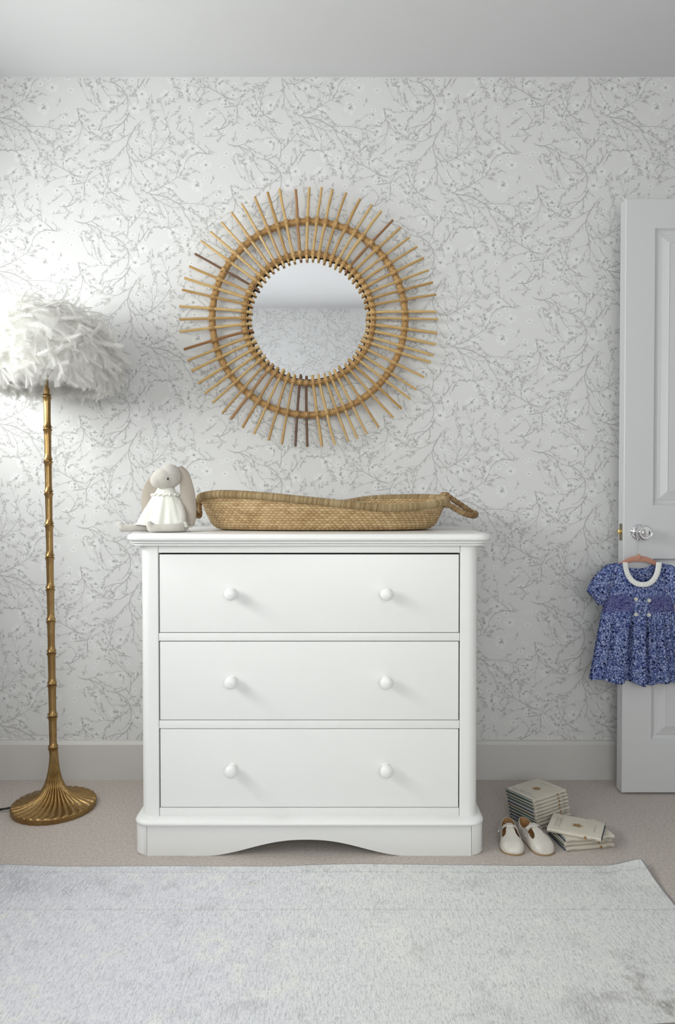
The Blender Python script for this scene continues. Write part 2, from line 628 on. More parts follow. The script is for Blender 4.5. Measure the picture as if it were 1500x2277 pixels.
def tube_data(path, radius, seg=8, closed=False, ref=None, capped=True):
    """radius: float, list or f(i_fraction, angle)"""
    P, T, N = frames(path)
    n = len(P)
    if closed:
        T = [(P[(i + 1) % n] - P[i - 1]).normalized() for i in range(n)]
        r_ = ref or Vector((0, 1, 0))
        N = [(r_ - t * r_.dot(t)).normalized() for t in T]
    rings = []
    for i in range(n):
        B = T[i].cross(N[i])
        ring = []
        for j in range(seg):
            a = 2 * PI * j / seg
            r = radius(i / max(n - 1, 1), a) if callable(radius) else (radius[i] if isinstance(radius, (list, tuple)) else radius)
            ring.append(P[i] + (N[i] * math.cos(a) + B * math.sin(a)) * r)
        rings.append(ring)
    if closed:
        rings.append(rings[0])
        v, f = loft(rings[:-1], True, False, False)
        k = (n - 1) * seg
        for j in range(seg):
            jj = (j + 1) % seg
            f.append((k + j, k + jj, jj, j))
        return v, f
    return loft(rings, True, capped, capped)


def tube(name, path, radius, mat, parent=None, seg=8, closed=False, ref=None):
    v, f = tube_data(path, radius, seg, closed, ref)
    return mk(name, v, f, mat, parent, True, 50)


def lathe(name, prof, mat, parent=None, seg=32, loc=(0, 0, 0), axis='Z', angle=40):
    """prof: (r, h) pairs; axis Z or Y (h along -y, towards the camera)"""
    rings = []
    for r, h in prof:
        ring = []
        for j in range(seg):
            a = 2 * PI * j / seg
            c, s = r * math.cos(a), r * math.sin(a)
            ring.append((c, s, h) if axis == 'Z' else (c, -h, s))
        rings.append(ring)
    v, f = loft(rings)
    v = [(p[0] + loc[0], p[1] + loc[1], p[2] + loc[2]) for p in v]
    return mk(name, v, f, mat, parent, True, angle)


def spline(pts, n):
    """Catmull-Rom through the points"""
    P = [Vector(p) for p in pts]
    P = [P[0] * 2 - P[1]] + P + [P[-1] * 2 - P[-2]]
    out = []
    k = len(P) - 3
    for i in range(n):
        u = i / (n - 1) * k
        j = min(int(u), k - 1)
        t = u - j
        p0, p1, p2, p3 = P[j:j + 4]
        out.append(0.5 * ((2 * p1) + (p2 - p0) * t + (2 * p0 - 5 * p1 + 4 * p2 - p3) * t * t + (3 * p1 - p0 - 3 * p2 + p3) * t ** 3))
    return out


def text(name, s, size, mat, parent, loc, rot, spacing=1.0, align='CENTER'):
    cu = bpy.data.curves.new(name, 'FONT')
    cu.body = s
    cu.size = size
    cu.align_x = align
    cu.align_y = 'CENTER'
    cu.extrude = 0.00008
    cu.space_line = spacing
    cu.resolution_u = 2
    tmp = bpy.data.objects.new('tmp', cu)
    me = bpy.data.meshes.new_from_object(tmp)
    bpy.data.objects.remove(tmp)
    me.materials.clear()
    o = link(name, me, parent, mat)
    o.location = loc
    o.rotation_euler = rot
    return o


def solidify(o, th, offset=0.0, mat_off=0):
    md = o.modifiers.new('solidify', 'SOLIDIFY')
    md.thickness = th
    md.offset = offset
    md.material_offset = mat_off
    return md


# ================================================================== ROOM
S = lambda o: tag(o, kind='structure')
S(box('floor', WX - 0.2, EX + 0.2, SY - 0.2, 0.1, -0.1, 0.0, M['carpet']))
S(box('ceiling', WX - 0.2, EX + 0.2, SY - 0.2, 0.1, CZ, CZ + 0.1, M['ceiling']))

# ---- wallpaper print: one half-drop repeat of twigs, leaves and blossom
TW = 0.534


def paper_tile(seed=11):
    rnd = random.Random(seed)
    K = TW / 337.0                                   # work in 337 x 337 units
    tris = {k: [] for k in range(6)}                 # material -> triangles
    pts = []                                         # occupied points (x, y)
    G = {}

    def key(x, y):
        return (int((x % 337) // 9) % 38, int((y % 337) // 9) % 38)

    def near(x, y, r, skip):
        kx, ky = key(x, y)
        for a in (-1, 0, 1):
            for b_ in (-1, 0, 1):
                for (qx, qy, idn) in G.get(((kx + a) % 38, (ky + b_) % 38), ()):
                    if idn in skip:
                        continue
                    dx = (qx - x + 168.5) % 337 - 168.5
                    dy = (qy - y + 168.5) % 337 - 168.5
                    if dx * dx + dy * dy < r * r:
                        return True
        return False

    def put(x, y, idn):
        G.setdefault(key(x, y), []).append((x % 337, y % 337, idn))

    def quad(m, a, b, c, d):
        tris[m].append((a, b, c))
        tris[m].append((a, c, d))

    def leaf(x, y, ang, L, W, m):
        c, s = math.cos(ang), math.sin(ang)
        P = lambda u, v: (x + u * c - v * s, y + u * s + v * c)
        bend = rnd.uniform(-0.12, 0.12) * L
        a, b_, e = P(0, 0), P(L * 0.3, W * 0.46 + bend * .5), P(L * 0.68, W * 0.36 + bend)
        t = P(L, bend * 1.2)
        f, g_ = P(L * 0.68, -W * 0.36 + bend), P(L * 0.3, -W * 0.46 + bend * .5)
        tris[m] += [(a, b_, g_), (b_, e, g_), (e, f, g_), (e, t, f)]

    ids = [0]

    def grow(x, y, ang, n, w, lvl, parent_ids):
        ids[0] += 1
        me = ids[0]
        skip = parent_ids | {me}
        curl = rnd.uniform(-0.11, 0.11)
        step = 5.0
        side = rnd.choice((-1, 1))
        i = 0
        spine = [(x, y, ang)]
        todo = []
        while i < n:
            nx, ny = x + step * math.cos(ang), y + step * math.sin(ang)
            if i > 1 and near(nx, ny, 6.0 if lvl < 2 else 4.0, skip):
                break
            x, y = nx, ny
            put(x, y, me)
            curl += rnd.uniform(-0.05, 0.05)
            curl *= 0.93
            ang += curl + rnd.uniform(-0.05, 0.05)
            if rnd.random() < 0.05:
                ang += rnd.uniform(-0.4, 0.4)
            spine.append((x, y, ang))
            i += 1
            if lvl < 2 and i > 2 and rnd.random() < (0.30 if lvl == 0 else 0.26):
                side = -side
                todo.append((x, y, ang + side * rnd.uniform(0.45, 0.95), int(n * rnd.uniform(0.3, 0.62)) + 2, w * (1 - 0.55 * i / n) * 0.75))
            elif i > 1 and rnd.random() < (0.30 if lvl == 0 else 0.6):
                sd = rnd.choice((-1, 1))
                leaf(x, y, ang + sd * rnd.uniform(0.35, 0.9), rnd.uniform(7, 13), rnd.uniform(2.6, 4.8), 1 if rnd.random() < 0.5 else 2)
        N = len(spine) - 1
        if N < 3 and lvl < 2:
            return
        wl_ = []
        for k, (sx_, sy_, sa_) in enumerate(spine):
            t = k / max(N, 1)
            wk = w * (1 - 0.65 * t)
            if lvl == 0:
                wk *= min(1.0, 0.25 + t * 4)
            if k == N:
                wk = 0.35
            wl_.append(max(wk, 0.35))
        for k in range(N):
            (x0, y0, a0), (x1, y1, a1) = spine[k], spine[k + 1]
            w0, w1 = wl_[k] / 2, wl_[k + 1] / 2
            quad(0, (x0 - math.sin(a0) * w0, y0 + math.cos(a0) * w0), (x1 - math.sin(a1) * w1, y1 + math.cos(a1) * w1),
                 (x1 + math.sin(a1) * w1, y1 - math.cos(a1) * w1), (x0 + math.sin(a0) * w0, y0 - math.cos(a0) * w0))
        for c_ in todo:
            grow(c_[0], c_[1], c_[2], c_[3], c_[4], lvl + 1, skip)
        # bud at the tip
        for k in (-0.4, 0.05, 0.5):
            if rnd.random() < 0.75:
                leaf(x, y, ang + k, rnd.uniform(4, 8), rnd.uniform(1.6, 2.8), 1)

    for k in range(70):
        x, y = rnd.uniform(0, 337), rnd.uniform(0, 337)
        if near(x, y, 17, set()):
            continue
        grow(x, y, rnd.uniform(0, 2 * PI), rnd.randint(22, 46), rnd.uniform(2.1, 3.1), 0, set())
    for k in range(260):
        x, y = rnd.uniform(0, 337), rnd.uniform(0, 337)
        if near(x, y, 8.5, set()):
            continue
        grow(x, y, rnd.uniform(0, 2 * PI), rnd.randint(3, 7), 1.5, 2, set())
    # blossom
    fl = []
    for k in range(3000):
        big = len(fl) < 26
        R = rnd.uniform(12, 17) if big else rnd.uniform(6, 9.5)
        x, y = rnd.uniform(0, 337), rnd.uniform(0, 337)
        ok = True
        for (qx, qy, qr) in fl:
            dx = (qx - x + 168.5) % 337 - 168.5
            dy = (qy - y + 168.5) % 337 - 168.5
            if dx * dx + dy * dy < ((R + qr) * (1.15 if big else 0.95)) ** 2:
                ok = False
                break
        if not ok:
            continue
        fl.append((x, y, R))
        if len(fl) > 92:
            break
    for (x, y, R) in fl:
        a0 = rnd.uniform(0, 2 * PI)
        sq = rnd.uniform(0.75, 1.0)
        for p in range(5):
            a = a0 + p * 2 * PI / 5 + rnd.uniform(-0.12, 0.12)
            c, s = math.cos(a), math.sin(a)
            L = R * rnd.uniform(0.86, 1.08)
            W = R * 0.92
            Q = lambda u, v: (x + (u * c - v * s), y + (u * s + v * c) * sq)
            oo = Q(R * 0.10, 0)
            ring = [Q(L * .45, W * .30), Q(L * .78, W * .44), Q(L * .97, W * .26), Q(L * .92, 0), Q(L * .99, -W * .24), Q(L * .78, -W * .44), Q(L * .45, -W * .30)]
            for i in range(6):
                tris[3].append((oo, ring[i], ring[i + 1]))
            # stamens
            d = Q(R * .34, R * .03), Q(R * .34, -R * .03)
            if R > 9 and rnd.random() < 0.8:
                tris[5].append((Q(0, 0), d[0], d[1]))
        hr = R * 0.17
        hx = [(x + hr * math.cos(i * PI / 3), y + hr * math.sin(i * PI / 3)) for i in range(6)]
        for i in range(1, 5):
            tris[4].append((hx[0], hx[i], hx[i + 1]))
    out = {}
    for m, tl in tris.items():
        out[m] = np.array(tl, dtype=np.float64).reshape(-1, 3, 2) * K
    return out


TILE = paper_tile()
# print order: petals below, twigs and leaves above, hearts on top
LAYER = {3: 0.00015, 2: 0.00022, 1: 0.00028, 0: 0.00034, 5: 0.00040, 4: 0.00046}
JIT = np.random.RandomState(4)
SLOT = {0: 1, 1: 2, 2: 3, 3: 4, 4: 5, 5: 5}


def papered(name, width, height, z0, holes=(), tiles=True):
    """A wall mesh in its own plane: u right, v up, printed towards +w. Returns verts (n,3) as (u, v, w), faces, slots"""
    V, F, S_ = [], [], []
    us = sorted({0.0, width} | {h[0] for h in holes} | {h[1] for h in holes})
    vs = sorted({z0, height} | {h[2] for h in holes} | {h[3] for h in holes})
    for i in range(len(us) - 1):
        for j in range(len(vs) - 1):
            cu, cv = (us[i] + us[i + 1]) / 2, (vs[j] + vs[j + 1]) / 2
            if any(h[0] < cu < h[1] and h[2] < cv < h[3] for h in holes):
                continue
            b_ = len(V)
            V += [(us[i], vs[j], 0), (us[i + 1], vs[j], 0), (us[i + 1], vs[j + 1], 0), (us[i], vs[j + 1], 0)]
            F.append((b_, b_ + 1, b_ + 2, b_ + 3))
            S_.append(0)
    arrs, slots = [], []
    if tiles:
        for c in range(-1, int(width / TW) + 1):
            for r in range(-1, int(height / TW) + 2):
                off = np.array([c * TW + 0.04, r * TW + (c % 2) * TW / 2 - 0.1])
                for m, tl in TILE.items():
                    if len(tl) == 0:
                        continue
                    q = tl + off
                    lo, hi = q.min(axis=1), q.max(axis=1)
                    ok = (lo[:, 0] > 0.001) & (hi[:, 0] < width - 0.001) & (lo[:, 1] > z0 + 0.001) & (hi[:, 1] < height - 0.001)
                    for h in holes:
                        ok &= ~((hi[:, 0] > h[0] - .002) & (lo[:, 0] < h[1] + .002) & (hi[:, 1] > h[2] - .002) & (lo[:, 1] < h[3] + .002))
                    q = q[ok]
                    if len(q) == 0:
                        continue
                    w = np.repeat((LAYER[m] + JIT.rand(len(q)) * 5e-5)[:, None, None], 3, axis=1)
                    arrs.append(np.concatenate([q, w], axis=2).reshape(-1, 3))
                    slots.append(np.full(len(q), SLOT[m]))
    A = np.concatenate(arrs) if arrs else np.zeros((0, 3))
    return np.array(V, dtype=float), F, S_, A, (np.concatenate(slots) if slots else np.zeros(0))


def wall(name, origin, U, width, height, z0, normal, holes=(), flip=False):
    V, F, S_, A, SL = papered(name, width, height, z0, holes)
    O, U, Wn = np.array(origin), np.array(U), np.array(normal)
    Z = np.array([0, 0, 1.0])

    def tr(P):
        return O + P[:, :1] * U + P[:, 1:2] * Z + P[:, 2:3] * Wn
    Vw, Aw = tr(V), tr(A)
    nb, na = len(Vw), len(Aw)
    nf, ntri = len(F), na // 3
    me = bpy.data.meshes.new(name)
    me.vertices.add(nb + na)
    me.vertices.foreach_set('co', np.concatenate([Vw, Aw]).astype(np.float32).ravel())
    li = np.concatenate([np.array(F).ravel(), nb + np.arange(na)]).astype(np.int32)
    me.loops.add(len(li))
    me.loops.foreach_set('vertex_index', li)
    starts = np.concatenate([np.arange(nf) * 4, nf * 4 + np.arange(ntri) * 3]).astype(np.int32)
    me.polygons.add(nf + ntri)
    me.polygons.foreach_set('loop_start', starts)
    me.polygons.foreach_set('material_index', np.concatenate([np.array(S_), SL]).astype(np.int32))
    me.update(calc_edges=True)
    o = link(name, me, None, [M['paper'], M['p_branch'], M['p_leaf'], M['p_leaf2'], M['p_petal'], M['p_heart']])
    return S(o)


def backing(parent, x0, x1, y0, y1, z0, z1):
    return box('masonry', x0, x1, y0, y1, z0, z1, M['wallpaint'], parent)


wb = wall('wall_back', (WX, 0, 0), (1, 0, 0), EX - WX, CZ, 0.0, (0, -1, 0))
backing(wb, WX - 0.2, EX + 0.2, 0.002, 0.1, 0, CZ)
wf = wall('wall_front', (EX, SY, 0), (-1, 0, 0), EX - WX, CZ, 0.0, (0, 1, 0), holes=[(EX - FILL_WIN[1], EX - FILL_WIN[0], FILL_WIN[2], FILL_WIN[3])])
for (a, b_, c, d) in ((WX - 0.1, FILL_WIN[0], 0, CZ), (FILL_WIN[1], EX + 0.1, 0, CZ), (FILL_WIN[0], FILL_WIN[1], 0, FILL_WIN[2]), (FILL_WIN[0], FILL_WIN[1], FILL_WIN[3], CZ)):
    backing(wf, a, b_, SY - RV, SY - 0.002, c, d)
ly = lambda y: y - SY
wl = wall('wall_left', (WX, SY, 0), (0, 1, 0), -SY, CZ, 0.0, (1, 0, 0), holes=[(ly(WIN[0]), ly(WIN[1]), WIN[2], WIN[3])])
for (a, b_, c, d) in ((SY, WIN[0], 0, CZ), (WIN[1], 0, 0, CZ), (WIN[0], WIN[1], 0, WIN[2]), (WIN[0], WIN[1], WIN[3], CZ)):
    backing(wl, WX - RV, WX - 0.002, a, b_, c, d)
DOORWAY = (-0.99, -0.16, 0.0, 2.0)
wr = wall('wall_right', (EX, 0, 0), (0, -1, 0), -SY, CZ, 0.0, (-1, 0, 0), holes=[(-DOORWAY[1], -DOORWAY[0], 0.0, 2.0)])
for (a, b_, c, d) in ((SY, DOORWAY[0], 0, CZ), (DOORWAY[1], 0, 0, CZ), (DOORWAY[0], DOORWAY[1], 2.0, CZ)):
    backing(wr, EX + 0.002, EX + 0.1, a, b_, c, d)
# landing beyond the doorway
hall = tag(empty('wall_landing', (EX + 0.1, -0.55, 0), kind='structure'))
for (x0, x1, y0, y1, z0, z1) in ((1.0, 1.05, -0.9, 0.9, 0, 2.4), (0, 1.0, 0.85, 0.9, 0, 2.4), (0, 1.0, -0.9, -0.85, 0, 2.4), (0, 1.0, -0.9, 0.9, 2.4, 2.45)):
    box('plaster', x0, x1, y0, y1, z0, z1, M['wallpaint'], hall)
S(box('floor_landing', EX + 0.2, EX + 1.15, -1.45, 0.35, -0.1, 0.0, M['carpet']))
# door lining and architrave
tr = empty('trim_1', (EX, 0, 0), kind='structure')
for n_, (a, b_, c, d) in (('jamb', (DOORWAY[0], DOORWAY[0] + 0.03, 0, 2.0)), ('jamb', (DOORWAY[1] - 0.03, DOORWAY[1], 0, 2.0)), ('head', (DOORWAY[0], DOORWAY[1], 1.97, 2.0))):
    box(n_, 0.0, 0.1, a, b_, c, d, M['door'], tr, 0.002)
for (a, b_, c, d) in ((DOORWAY[0] - 0.06, DOORWAY[0] + 0.005, 0, 2.06), (DOORWAY[1] - 0.005, DOORWAY[1] + 0.06, 0, 2.06), (DOORWAY[0], DOORWAY[1], 1.995, 2.06)):
    box('architrave', -0.016, 0.002, a, b_, c, d, M['door'], tr, 0.004)


def skirting(name, p0, p1, nrm):
    """ogee-free modern board with a small rounded top, along p0 -> p1"""
    H, T_ = 0.136, 0.018
    prof = [(0, 0), (T_, 0), (T_, H - 0.012), (T_ - 0.002, H - 0.009), (T_ - 0.006, H - 0.0025), (T_ - 0.010, H), (0, H)]
    rings = []
    for p in (p0, p1):
        rings.append([(p[0] + nrm[0] * t, p[1] + nrm[1] * t, z) for t, z in prof])
    v, f = loft(rings)
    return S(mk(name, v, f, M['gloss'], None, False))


skirting('baseboard_back', (WX, 0), (EX, 0), (0, -1))
skirting('baseboard_left', (WX, SY), (WX, 0), (1, 0))
skirting('baseboard_front', (EX, SY), (WX, SY), (0, 1))
skirting('baseboard_right', (EX, DOORWAY[0] - 0.06), (EX, SY), (-1, 0))

# ---- left window, and a rear one added for fill (both outside the frame)
def window(name, loc, rz, width, height, lights):
    w = empty(name, loc, kind='structure', rz=rz)     # local x along the wall, +y into the room
    h = width / 2
    for (a, b_, c, d) in ((-h, -h + 0.035, 0, height), (h - 0.035, h, 0, height), (-h, h, 0, 0.035), (-h, h, height - 0.035, height)):
        box('window_frame', a, b_, -RV + 0.005, -RV + 0.05, c, d, M['door'], w, 0.002)
    for k in range(lights):
        x0 = -h + width * k / lights
        x1 = -h + width * (k + 1) / lights
        if k:
            box('mullion', x0 - 0.016, x0 + 0.016, -RV + 0.01, -RV + 0.045, 0.03, height - 0.03, M['door'], w, 0.002)
        box('pane', x0 + 0.01, x1 - 0.01, -RV + 0.026, -RV + 0.030, 0.02, height - 0.02, M['pane'], w)
    box('window_sill', -h - 0.03, h + 0.03, -RV + 0.05, 0.03, -0.022, 0.002, M['door'], w, 0.005)


window('window_1', (WX, (WIN[0] + WIN[1]) / 2, WIN[2]), -PI / 2, WIN[1] - WIN[0], WIN[3] - WIN[2], 3)
window('fill_window', ((FILL_WIN[0] + FILL_WIN[1]) / 2, SY, FILL_WIN[2]), 0, FILL_WIN[1] - FILL_WIN[0], FILL_WIN[3] - FILL_WIN[2], 2)  # added unseen window that carries the fill light

# ================================================================== DOOR
DX0, DX1 = 0.950, 1.712
DY = -0.145
DT = 0.044
DZ0, DZ1 = 0.0065, 1.9795
door = tag(empty('door_1', (DX1, DY + DT, 0), kind='structure'))
door['label'] = 'open white four-panel door standing against the papered wall'


def door_leaf():
    # panels (x0, x1, z0, z1) in world, mouldings sunk in the front face
    st = 0.097
    mid = (DX0 + DX1) / 2
    cols = ((DX0 + st, mid - 0.045), (mid + 0.045, DX1 - st))
    rows = ((0.182, 0.791), (0.9676, 1.8823))
    pan = [(a, b_, c, d) for (c, d) in rows for (a, b_) in cols]
    V, F = [], []

    def q(a, b_, c, d):
        k = len(V)
        V.extend([a, b_, c, d])
        F.append((k, k + 1, k + 2, k + 3))
    xs = sorted({DX0 + 0.002, DX1 - 0.002} | {p[0] for p in pan} | {p[1] for p in pan})
    zs = sorted({DZ0 + 0.002, DZ1 - 0.002} | {p[2] for p in pan} | {p[3] for p in pan})
    for i in range(len(xs) - 1):
        for j in range(len(zs) - 1):
            cx, cz = (xs[i] + xs[i + 1]) / 2, (zs[j] + zs[j + 1]) / 2
            if any(p[0] < cx < p[1] and p[2] < cz < p[3] for p in pan):
                continue
            q((xs[i], DY, zs[j]), (xs[i + 1], DY, zs[j]), (xs[i + 1], DY, zs[j + 1]), (xs[i], DY, zs[j + 1]))
    e = 0.002
    fr = [(DX0 + e, DZ0 + e), (DX1 - e, DZ0 + e), (DX1 - e, DZ1 - e), (DX0 + e, DZ1 - e)]
    ou = [(DX0, DZ0), (DX1, DZ0), (DX1, DZ1), (DX0, DZ1)]
    for i in range(4):
        j = (i + 1) % 4
        q((fr[j][0], DY, fr[j][1]), (fr[i][0], DY, fr[i][1]), (ou[i][0], DY + e, ou[i][1]), (ou[j][0], DY + e, ou[j][1]))
        q((ou[j][0], DY + e, ou[j][1]), (ou[i][0], DY + e, ou[i][1]), (ou[i][0], DY + DT, ou[i][1]), (ou[j][0], DY + DT, ou[j][1]))
    q(*[(x, DY + DT, z) for x, z in ou])
    V = [(x - DX1, y - (DY + DT), z) for x, y, z in V]
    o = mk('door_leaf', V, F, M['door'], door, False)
    prof = [(0, 0.0), (0.002, 0.003), (0.006, 0.009), (0.012, 0.0115), (0.018, 0.0115), (0.021, 0.009), (0.026, 0.0085), (0.046, 0.0025), (0.0485, 0.0015), (0.050, 0.003)]
    for (a, b_, c, d) in pan:
        rings = []
        for ins, dp in prof:
            rings.append([(x - DX1, dp - DT, z) for x, z in ((a + ins, c + ins), (b_ - ins, c + ins), (b_ - ins, d - ins), (a + ins, d - ins))])
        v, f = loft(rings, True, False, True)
        mk('door_panel', v, f, M['door'], door, False)


door_leaf()
KX, KZ = at(1418, 1183, DY)[0], at(1418, 1183, DY)[2]
kn = empty('door_handle', (KX - DX1, -DT, KZ))
kn.parent = door
kn['label'] = 'chrome ball door knob on a round rose'
lathe('rose', [(0.0, 0), (0.027, 0), (0.027, 0.004), (0.0245, 0.008), (0.016, 0.011), (0.0, 0.0115)], M['chrome'], kn, 40, axis='Y')
lathe('knob', [(0.0, 0.008), (0.0115, 0.010), (0.0105, 0.022), (0.011, 0.029), (0.0165, 0.032), (0.0225, 0.038), (0.0255, 0.046), (0.0250, 0.053), (0.0215, 0.060), (0.0205, 0.061), (0.0195, 0.0605), (0.012, 0.0635), (0.0, 0.0645)],
      M['chrome'], kn, 48, axis='Y', angle=50)
lt = empty('latch', (DX0 - DX1, -DT / 2, KZ - 0.001))
lt.parent = door
box('latch_plate', -0.0012, 0.004, -0.011, 0.011, -0.028, 0.028, M['keep'], lt)
box('latch_bolt', -0.011, 0.0, -0.005, 0.007, -0.007, 0.009, M['plated'], lt, 0.003)
for zz in (0.35, 1.0, 1.75):
    box('hinge', -0.002, 0.006, -0.038, 0.0, zz - 0.04, zz + 0.04, M['steel'], door, 0.001)

# ================================================================== CHEST OF DRAWERS
C0 = -0.0785
FY = -0.539                                          # front of the stiles
BY = -0.022                                          # back of the chest
ch = empty('chest_of_drawers', (C0, FY, 0), 'white painted three-drawer chest with round knobs and arched plinth, in front of the wall', 'chest of drawers')
D = M['dresser']


def sh(o, loc=(0, 0, 0)):
    return o


def local_box(name, x0, x1, y0, y1, z0, z1, mat, parent, bevel=0.0):
    return box(name, x0 - C0, x1 - C0, y0 - FY, y1 - FY, z0, z1, mat, parent, bevel)


def loc_slab(name, hw, y0, y1, rf, rb, prof, mat):
    return slab(name, -hw, hw, y0 - FY, y1 - FY, rf, rb, prof, mat, ch)


ZT = 0.894
loc_slab('top', 0.507, -0.574, -0.012, 0.050, 0.004,
         [(0.032, 0.860), (0.020, 0.8602), (0.0175, 0.8625), (0.0185, 0.8655), (0.0205, 0.8668), (0.014, 0.8672), (0.0115, 0.8690), (0.0112, 0.8715), (0.0125, 0.8735), (0.0145, 0.8742),
          (0.006, 0.8746), (0.0022, 0.8770), (0.0004, 0.8810), (0.0012, 0.8855), (0.0045, 0.8905), (0.0100, 0.8932), (0.0180, ZT)], D)
# corner posts with a large outer round
for s_ in (-1, 1):
    R = 0.030
    o_ = 0.4705
    i_ = 0.4190
    pts = [(i_ + 0.0015, 0.0), (o_ - R, 0.0)]
    for k in range(1, 11):
        a = PI / 2 * k / 10
        pts.append((o_ - R + R * math.sin(a), R - R * math.cos(a)))
    pts += [(o_, 0.06), (i_, 0.06), (i_, 0.0015)]
    ring0 = [(s_ * x, y, 0.103) for x, y in pts]
    ring1 = [(s_ * x, y, 0.860) for x, y in pts]
    v, f = loft([ring0, ring1])
    mk('corner_post', v, f, D, ch, True, 30)
    local_box('side_panel', C0 + min(s_ * 0.4685, s_ * 0.4505), C0 + max(s_ * 0.4685, s_ * 0.4505), FY + 0.06, BY, 0.09, 0.862, D, ch)
local_box('back_panel', C0 - 0.452, C0 + 0.452, BY - 0.01, BY, 0.09, 0.862, M['inner'], ch)
local_box('gap_shade_sheet', C0 - 0.452, C0 + 0.452, FY + 0.040, FY + 0.044, 0.10, 0.858, M['inner'], ch)  # added dark sheet, stands in for shade behind the gaps
for (a, b_) in ((0.8400, 0.860), (0.5945, 0.6165), (0.3495, 0.3718), (0.1025, 0.1262)):
    local_box('rail', C0 - 0.4180, C0 + 0.4180, FY + 0.0005, FY + 0.040, a, b_, D, ch, 0.0015)
DR = ((0.6180, 0.8353), (0.3735, 0.5923), (0.1280, 0.3475))
for di, (a, b_) in enumerate(DR):
    dr = empty('drawer', (0, 0, (a + b_) / 2))
    dr.parent = ch
    bm = bmesh.new()
    hh = (b_ - a) / 2
    box_bm(bm, -0.4158, 0.4158, 0.0015, 0.020, -hh, hh, 0.0025, 3)
    bm_obj('drawer_front', bm, D, dr, sharp=50)
    for s_ in (-1, 1):
        lathe('knob', [(0.0, 0.0), (0.0130, 0.0), (0.0125, 0.003), (0.0085, 0.006), (0.0075, 0.011), (0.0095, 0.016), (0.0140, 0.020), (0.0172, 0.026), (0.0182, 0.032), (0.0168, 0.038), (0.0125, 0.0425), (0.006, 0.0445), (0.0, 0.045)],
              D, dr, 36, loc=(s_ * 0.2134, 0.0015, 0.0025), axis='Y', angle=60)
# ledge and plinth
loc_slab('ledge', 0.4875, -0.570, -0.012, 0.046, 0.004,
         [(0.012, 0.0865), (0.0055, 0.0867), (0.0018, 0.0885), (0.0, 0.0925), (0.0010, 0.0965), (0.0045, 0.1000), (0.011, 0.1025), (0.020, 0.1032)], D)
PHW, PF = 0.4857, -0.555
CR = 0.036


def plinth_front():
    n = 60
    x0, x1 = -PHW + CR + 0.001, PHW - CR - 0.001
    ax0, ax1 = -0.2885, 0.2725
    top, bot = [], []
    for i in range(n + 1):
        x = x0 + (x1 - x0) * i / n
        u = (x - (ax0 + ax1) / 2) / ((ax1 - ax0) / 2)
        z = 0.0
        if abs(u) < 1:
            z = 0.045 * (0.5 + 0.5 * math.cos(PI * abs(u) ** 1.15))
        top.append(x)
        bot.append(z)
    V, F = [], []
    y0, y1 = PF - FY, PF - FY + 0.018
    for i in range(n + 1):
        V += [(top[i], y0, 0.0866), (top[i], y0, bot[i]), (top[i], y1, bot[i]), (top[i], y1, 0.0866)]
    for i in range(n):
        a, b_ = i * 4, (i + 1) * 4
        for j in range(4):
            k = (j + 1) % 4
            F.append((a + j, a + k, b_ + k, b_ + j))
    F += [(0, 1, 2, 3), tuple(n * 4 + j for j in (3, 2, 1, 0))]
    mk('plinth', V, F, D, ch, False)


plinth_front()
for s_ in (-1, 1):
    pts = [(PHW - CR + 0.0002, 0.001), (PHW - CR + 0.0012, 0.0)]
    for k in range(1, 11):
        a = PI / 2 * k / 10
        pts.append((PHW - CR + CR * math.sin(a), CR - CR * math.cos(a)))
    pts += [(PHW, 0.05), (PHW - CR, 0.05)]
    r0 = [(s_ * x, y + PF - FY, 0.004) for x, y in pts]
    r00 = [(s_ * (x - 0.002), y + PF - FY + 0.002, 0.0) for x, y in pts]
    r1 = [(s_ * x, y + PF - FY, 0.0866) for x, y in pts]
    v, f = loft([r00, r0, r1])
    mk('plinth_block', v, f, D, ch, True, 30)
    local_box('plinth_side', C0 + min(s_ * PHW, s_ * (PHW - 0.018)), C0 + max(s_ * PHW, s_ * (PHW - 0.018)), PF + 0.05, BY, 0.0, 0.0866, D, ch)

# ================================================================== SUNBURST MIRROR
MC = at(686, 708, -0.03)
mir = empty('sunburst_mirror', (MC.x, 0, MC.z), 'round rattan sunburst mirror hung on the papered wall above the chest', 'mirror')
SM = 2.459 / (at(687, 708, -0.045)[0] - at(686, 708, -0.045)[0])   # zoomed pixels per metre
TIPS = [(757, 52), (825, 52), (885, 62), (958, 82), (1035, 115), (1100, 145), (1150, 180), (1213, 228), (1255, 268), (1303, 322), (1345, 373), (1380, 435), (1408, 500),
        (1432, 567), (1450, 633), (1452, 727), (1462, 768), (1455, 843), (1448, 905), (1437, 965), (1422, 1003), (1387, 1085), (1345, 1152), (1312, 1205), (1263, 1257), (1217, 1305),
        (1138, 1360), (1072, 1395), (1022, 1420), (970, 1435), (897, 1453), (825, 1463), (745, 1465), (680, 1463), (605, 1450), (533, 1430), (452, 1395), (390, 1360), (325, 1315),
        (278, 1283), (225, 1225), (183, 1173), (147, 1118), (110, 1050), (88, 993), (70, 932), (47, 835), (47, 768), (47, 697), (62, 607), (75, 543), (102, 480), (133, 412), (167, 342),
        (217, 292), (277, 240), (332, 187), (390, 143), (460, 103), (530, 78), (595, 60), (683, 63)]
NT = len(TIPS)
CC = (752.5, 757.5)
R_OUT, R_IN = 0.334, 0.224
rnd = random.Random(5)
angs = []
for (tx, ty) in TIPS:
    angs.append(math.atan2(-(ty - CC[1]), tx - CC[0]))
un = [angs[0]]
for a in angs[1:]:
    while a > un[-1]:
        a -= 2 * PI
    un.append(a)
mean0 = sum(u + 2 * PI * i / NT for i, u in enumerate(un)) / NT
